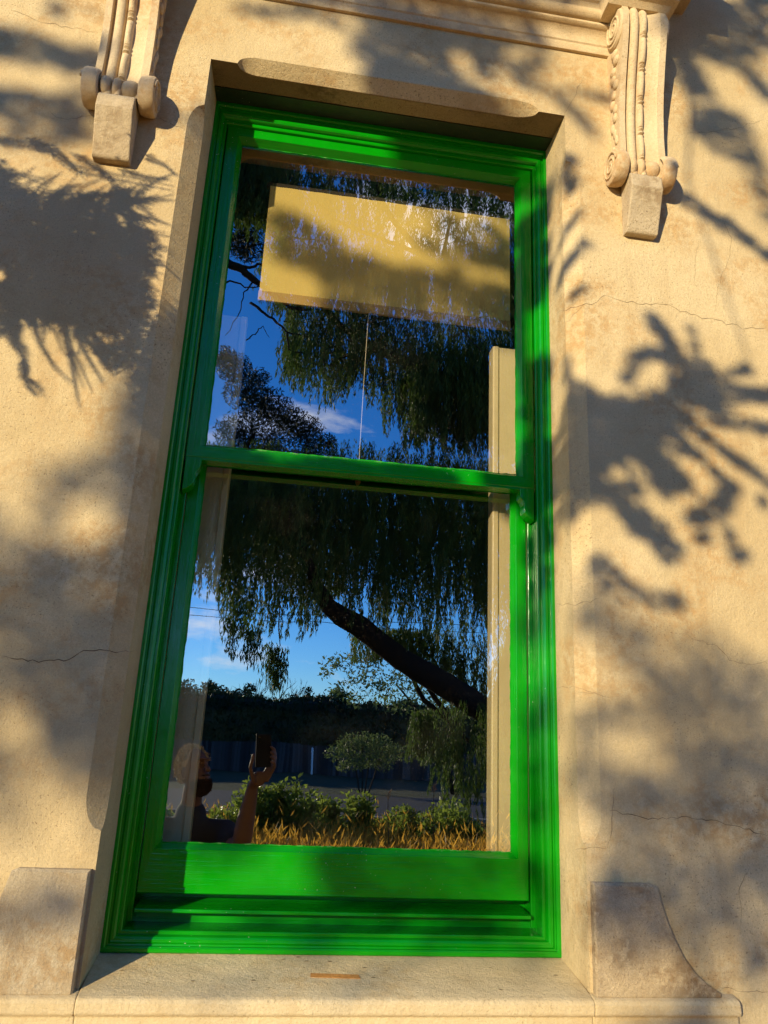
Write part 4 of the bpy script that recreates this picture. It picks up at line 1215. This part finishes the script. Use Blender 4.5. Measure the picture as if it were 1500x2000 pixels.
for x, y, rx, ry, ang, d in ((470, 905, 90, 22, 4, 3.0), (640, 918, 110, 20, 4, 3.2), (790, 930, 90, 18, 4, 2.4), (880, 300, 90, 16, 10, 2.8), (960, 320, 50, 16, 10, 2.0), (830, 262, 40, 10, 10, 2.0), (1010, 640, 14, 60, 0, 1.4), (1060, 830, 14, 40, 0, 1.6), (1040, 445, 42, 24, -20, 2.8), (1040, 510, 42, 12, -25, 2.8), (1045, 560, 40, 26, -20, 2.8), (1045, 740, 36, 30, 0, 2.6), (1040, 795, 30, 14, 0, 2.2), (1050, 905, 40, 50, 0, 2.8), (1050, 975, 40, 20, 0, 2.2), (1048, 1060, 36, 32, 0, 2.8), (1050, 1130, 30, 22, 0, 2.4), (1000, 930, 60, 14, 0, 1.6)):
    mid_e.append((*on_plane(x, y, .17), rx*1.1, max(ry*1.35, 30), ang, 4.2))
PM = shade_points(mid_e, mid_s, mid_h, [], 4.2, .00020, REG, 3.0, 3.5)
shade_leaves('middle_foliage', PM, .036, .020)
# upper crown: shade over the hood, the soffit chamfer, the head and the blind
up_e = [(790, 85, 85, 55, 0, 2.6), (900, 105, 110, 60, 5, 2.6), (745, 150, 36, 55, 20, 2.4), (870, 175, 80, 34, 8, 2.0), (1000, 105, 65, 45, 0, 2.0), (900, 20, 330, 38, 3, 1.4), (960, 230, 60, 40, 20, 1.5), (1420, 70, 85, 60, 0, 2.0), (1330, 110, 40, 40, 0, 1.6), (1410, 250, 60, 42, 20, 1.7), (1490, 20, 50, 40, 0, 2),
        (60, 95, 190, 30, 12, 1.9), (60, 210, 150, 32, 8, 1.7), (260, 210, 120, 18, 12, 1.6), (150, 20, 60, 16, 0, .8), (60, 260, 130, 30, 0, 1.2)]
up_s = [([(470, 12), (620, 35), (720, 60)], 26, 1.2), ([(1000, 150), (1080, 188), (1120, 215), (1165, 268)], 13, 2.0), ([(1060, 168), (1130, 180), (1200, 198)], 12, 1.6), ([(1340, 140), (1385, 215), (1470, 310)], 52, 1.8), ([(1440, 110), (1500, 190)], 30, 1.6), ([(960, 210), (1010, 270), (1060, 300)], 30, 1.6), ([(780, 250), (830, 300), (900, 330)], 60, 2.0), ([(1470, 330), (1510, 420)], 40, .8)]
up_h = [(902, 118, 17, 36, -8, .95), (846, 122, 12, 16, 0, .8), (1008, 108, 22, 14, 0, .8), (975, 160, 24, 26, -30, .8), (930, 165, 20, 16, 0, .6), (1060, 110, 26, 20, 0, .6)]
# shade lying on the blind, given where the rays cross the wall plane
def on_blind(x, y):
    P = at(np.array(float(x)), np.array(float(y)), .288); P = P+.288*SUN_K
    a, b = pix(P); return float(a), float(b)
bs = [([on_blind(*p) for p in ((535, 425), (600, 455), (680, 500), (760, 545))], 44, 2.4), ([on_blind(*p) for p in ((560, 480), (680, 540), (820, 560), (920, 580), (1000, 600))], 75, 2.6), ([on_blind(*p) for p in ((820, 472), (870, 490), (900, 540))], 20, 1.8), ([on_blind(*p) for p in ((640, 600), (800, 620), (1010, 640))], 50, 2.2), ([on_blind(*p) for p in ((940, 440), (1000, 480), (1010, 540))], 22, 1.4)]
PU = shade_points(up_e, up_s+bs, up_h, [], 2.6, .00045, REG, 4.8, 5.8)
shade_leaves('upper_foliage', PU, .052, .032)
# near sprays: the crisp feathery shade on the left
near_e = [(e[0], e[1], e[2]*.86, e[3]*.84, e[4], e[5]*1.9) for e in [(135, 495, 170, 115, 0, 3.2), (60, 520, 130, 120, 0, 3.2), (205, 590, 95, 80, 0, 3), (-60, 480, 120, 190, 0, 3), (320, 720, 70, 110, 0, 1.4), (110, 580, 130, 55, 0, 3), (20, 395, 60, 32, 0, 2.6), (235, 670, 55, 60, 0, 1.6), (235, 430, 30, 60, 0, 2.4), (385, 620, 40, 190, 8, 1.5), (345, 700, 60, 150, 8, 1.4)]]
near_h = [(85, 372, 11, 9, 0, .9), (172, 424, 9, 6, 0, .9), (150, 410, 8, 5, -40, .7), (238, 432, 7, 16, -35, .9), (0, 540, 14, 16, 0, .9), (100, 690, 55, 62, 10, .9), (205, 660, 20, 10, 30, .6)]
PN = shade_points(near_e, [], near_h, [], 5.6, .00005, (-1.35, -.3, 1.0, 2.6), .70, 1.25)
shade_leaves('near_foliage', PN, .026, .0062)
fr = MB(); C_, D_, N_ = [], [], []
def frond(pts, Lf=20, t_=1.9, w=2.2, taper=True):
    """a feathery twig: a thin stem with short leaflets on both sides, laid across the light"""
    Q = []
    for (ax, ay), (bx, by) in zip(pts[:-1], pts[1:]):
        k = max(2, int(math.hypot(bx-ax, by-ay)/7))
        for i in range(k): Q.append((ax+(bx-ax)*i/k, ay+(by-ay)*i/k))
    Q.append(pts[-1])
    W = [at(np.array(float(a)), np.array(float(b)), 0.)+(t_+rng.normal()*.01)*SUN_K for a, b in Q]
    st = [at(np.array(float(a)), np.array(float(b)), 0.)+t_*SUN_K for a, b in Q]
    fr.tube(st, list(np.linspace(w, w*.35, len(st))*.0012), 5)
    for i in range(1, len(Q)):
        d = np.array(st[i])-np.array(st[i-1]); d /= np.linalg.norm(d)+1e-9
        sd_ = np.cross(d, SUN)
        l_ = Lf*.0012*((1-.75*i/len(Q)) if taper else 1)*rng.uniform(.75, 1.2)
        for s in (-1, 1):
            dd = d*.75+s*sd_
            dd /= np.linalg.norm(dd)
            C_.append(np.array(st[i])+dd*l_*.5); D_.append(dd*l_); N_.append(SUN+rng.normal(size=3)*.15)
for pts, Lf in (([(-20, 275), (60, 288), (120, 300), (165, 350)], 17), ([(60, 282), (100, 298), (150, 335), (235, 352), (335, 372)], 18), ([(150, 300), (190, 330), (225, 352)], 18), ([(-10, 335), (40, 342), (85, 360)], 18), ([(230, 330), (280, 345), (330, 350)], 16),
                ([(262, 385), (300, 355), (338, 338)], 15), ([(255, 400), (300, 388), (338, 380)], 15), ([(255, 420), (295, 425), (330, 440)], 15), ([(250, 440), (290, 455), (328, 462)], 15), ([(245, 470), (290, 485), (325, 492)], 15), ([(240, 500), (280, 522), (318, 535)], 15), ([(240, 530), (275, 552), (312, 570)], 14),
                ([(55, 600), (70, 655), (105, 712), (140, 745)], 16), ([(95, 590), (120, 640), (135, 690), (150, 775), (155, 790)], 17), ([(150, 640), (165, 690), (200, 750)], 16), ([(140, 680), (160, 720), (180, 765)], 15), ([(165, 660), (195, 700), (222, 735)], 14), ([(15, 600), (20, 650), (45, 700), (50, 735), (85, 765)], 22), ([(45, 700), (45, 740), (70, 775)], 16), ([(60, 740), (85, 760)], 14), ([(0, 640), (20, 670)], 16), ([(30, 620), (35, 660), (50, 690)], 22), ([(190, 330), (240, 380), (260, 400)], 14), ([(280, 300), (320, 320), (345, 345)], 14)):
    tq = rng.uniform(.68, .85)
    frond(pts, Lf*1.15, tq)
    for _ in range(1):
        o1, o2 = rng.normal(size=2)*7, rng.normal(size=2)*9
        frond([(p[0]+o1[0]+(o2[0]-o1[0])*k/len(pts), p[1]+o1[1]+(o2[1]-o1[1])*k/len(pts)) for k, p in enumerate(pts)], Lf, tq+.12)
for _ in range(190):                     # sprays reaching out of the shaded mass on its right and upper edges
    pk = rng.random()
    if pk < .40: sx_, sy_, an_ = rng.uniform(200, 262), rng.uniform(360, 640), rng.uniform(-.45, .5)
    elif pk < .75: sx_, sy_, an_ = rng.uniform(0, 240), rng.uniform(545, 625), rng.uniform(.6, 2.0)
    else: sx_, sy_, an_ = rng.uniform(0, 240), rng.uniform(380, 420), rng.uniform(-1.2, -.2)
    ln_ = rng.uniform(35, 85)
    frond([(sx_, sy_), (sx_+ln_*.5*math.cos(an_), sy_+ln_*.5*math.sin(an_)), (sx_+ln_*math.cos(an_+.15), sy_+ln_*math.sin(an_+.15))], rng.uniform(13, 19), rng.uniform(.65, .95))
fr.build('spray_twig', M['twig'], cy)
C_, D_, N_ = map(np.array, (C_, D_, N_))
leaf_cards('spray', C_, D_, N_, np.linalg.norm(D_, axis=1), np.linalg.norm(D_, axis=1)*.26, M['shade'], cy)
# trunk and limbs that carry these crowns
q = MB(); q.tube([(-8.8, -9.2, GZ), (-8.75, -9.15, .5), (-8.7, -9.1, 2.5), (-8.6, -9.0, 4.8), (-8.7, -9.1, 7), (-8.6, -9.0, 9.5)], [.40, .32, .27, .20, .13, .04], 14)
q.build('trunk', M['bark'], cy, smooth=True)
for a, b, r0, sag in (((-8.65, -9.05, 4.3), (-2.75, -2.2, 2.5), .08, .1), ((-8.6, -9.0, 6.6), (-3.6, -5.3, 4.75), .08, .5), ((-8.7, -9.1, 3.0), (-6.3, -7.4, 2.7), .07, 0),
                      ((-8.75, -9.2, 2.0), (-4.7, -7.4, 1.87), .07, 0), ((-4.7, -7.4, 1.87), (-4.2, -7.4, 2.7), .03, 0), ((-1.75, -3.4, 6.4), (-1.30, -3.3, 2.45), .014, 0), ((-2.75, -2.2, 2.5), (-1.85, -.95, 2.12), .014, 0)):
    P = wander(a, b, 8, .05)
    for i in range(1, 8): P[i][2] += sag*math.sin(PI*i/8)
    q = MB(); q.tube(P, list(np.linspace(r0, r0*.22, len(P))), 8); q.build('limb', M['bark'], cy, smooth=True)
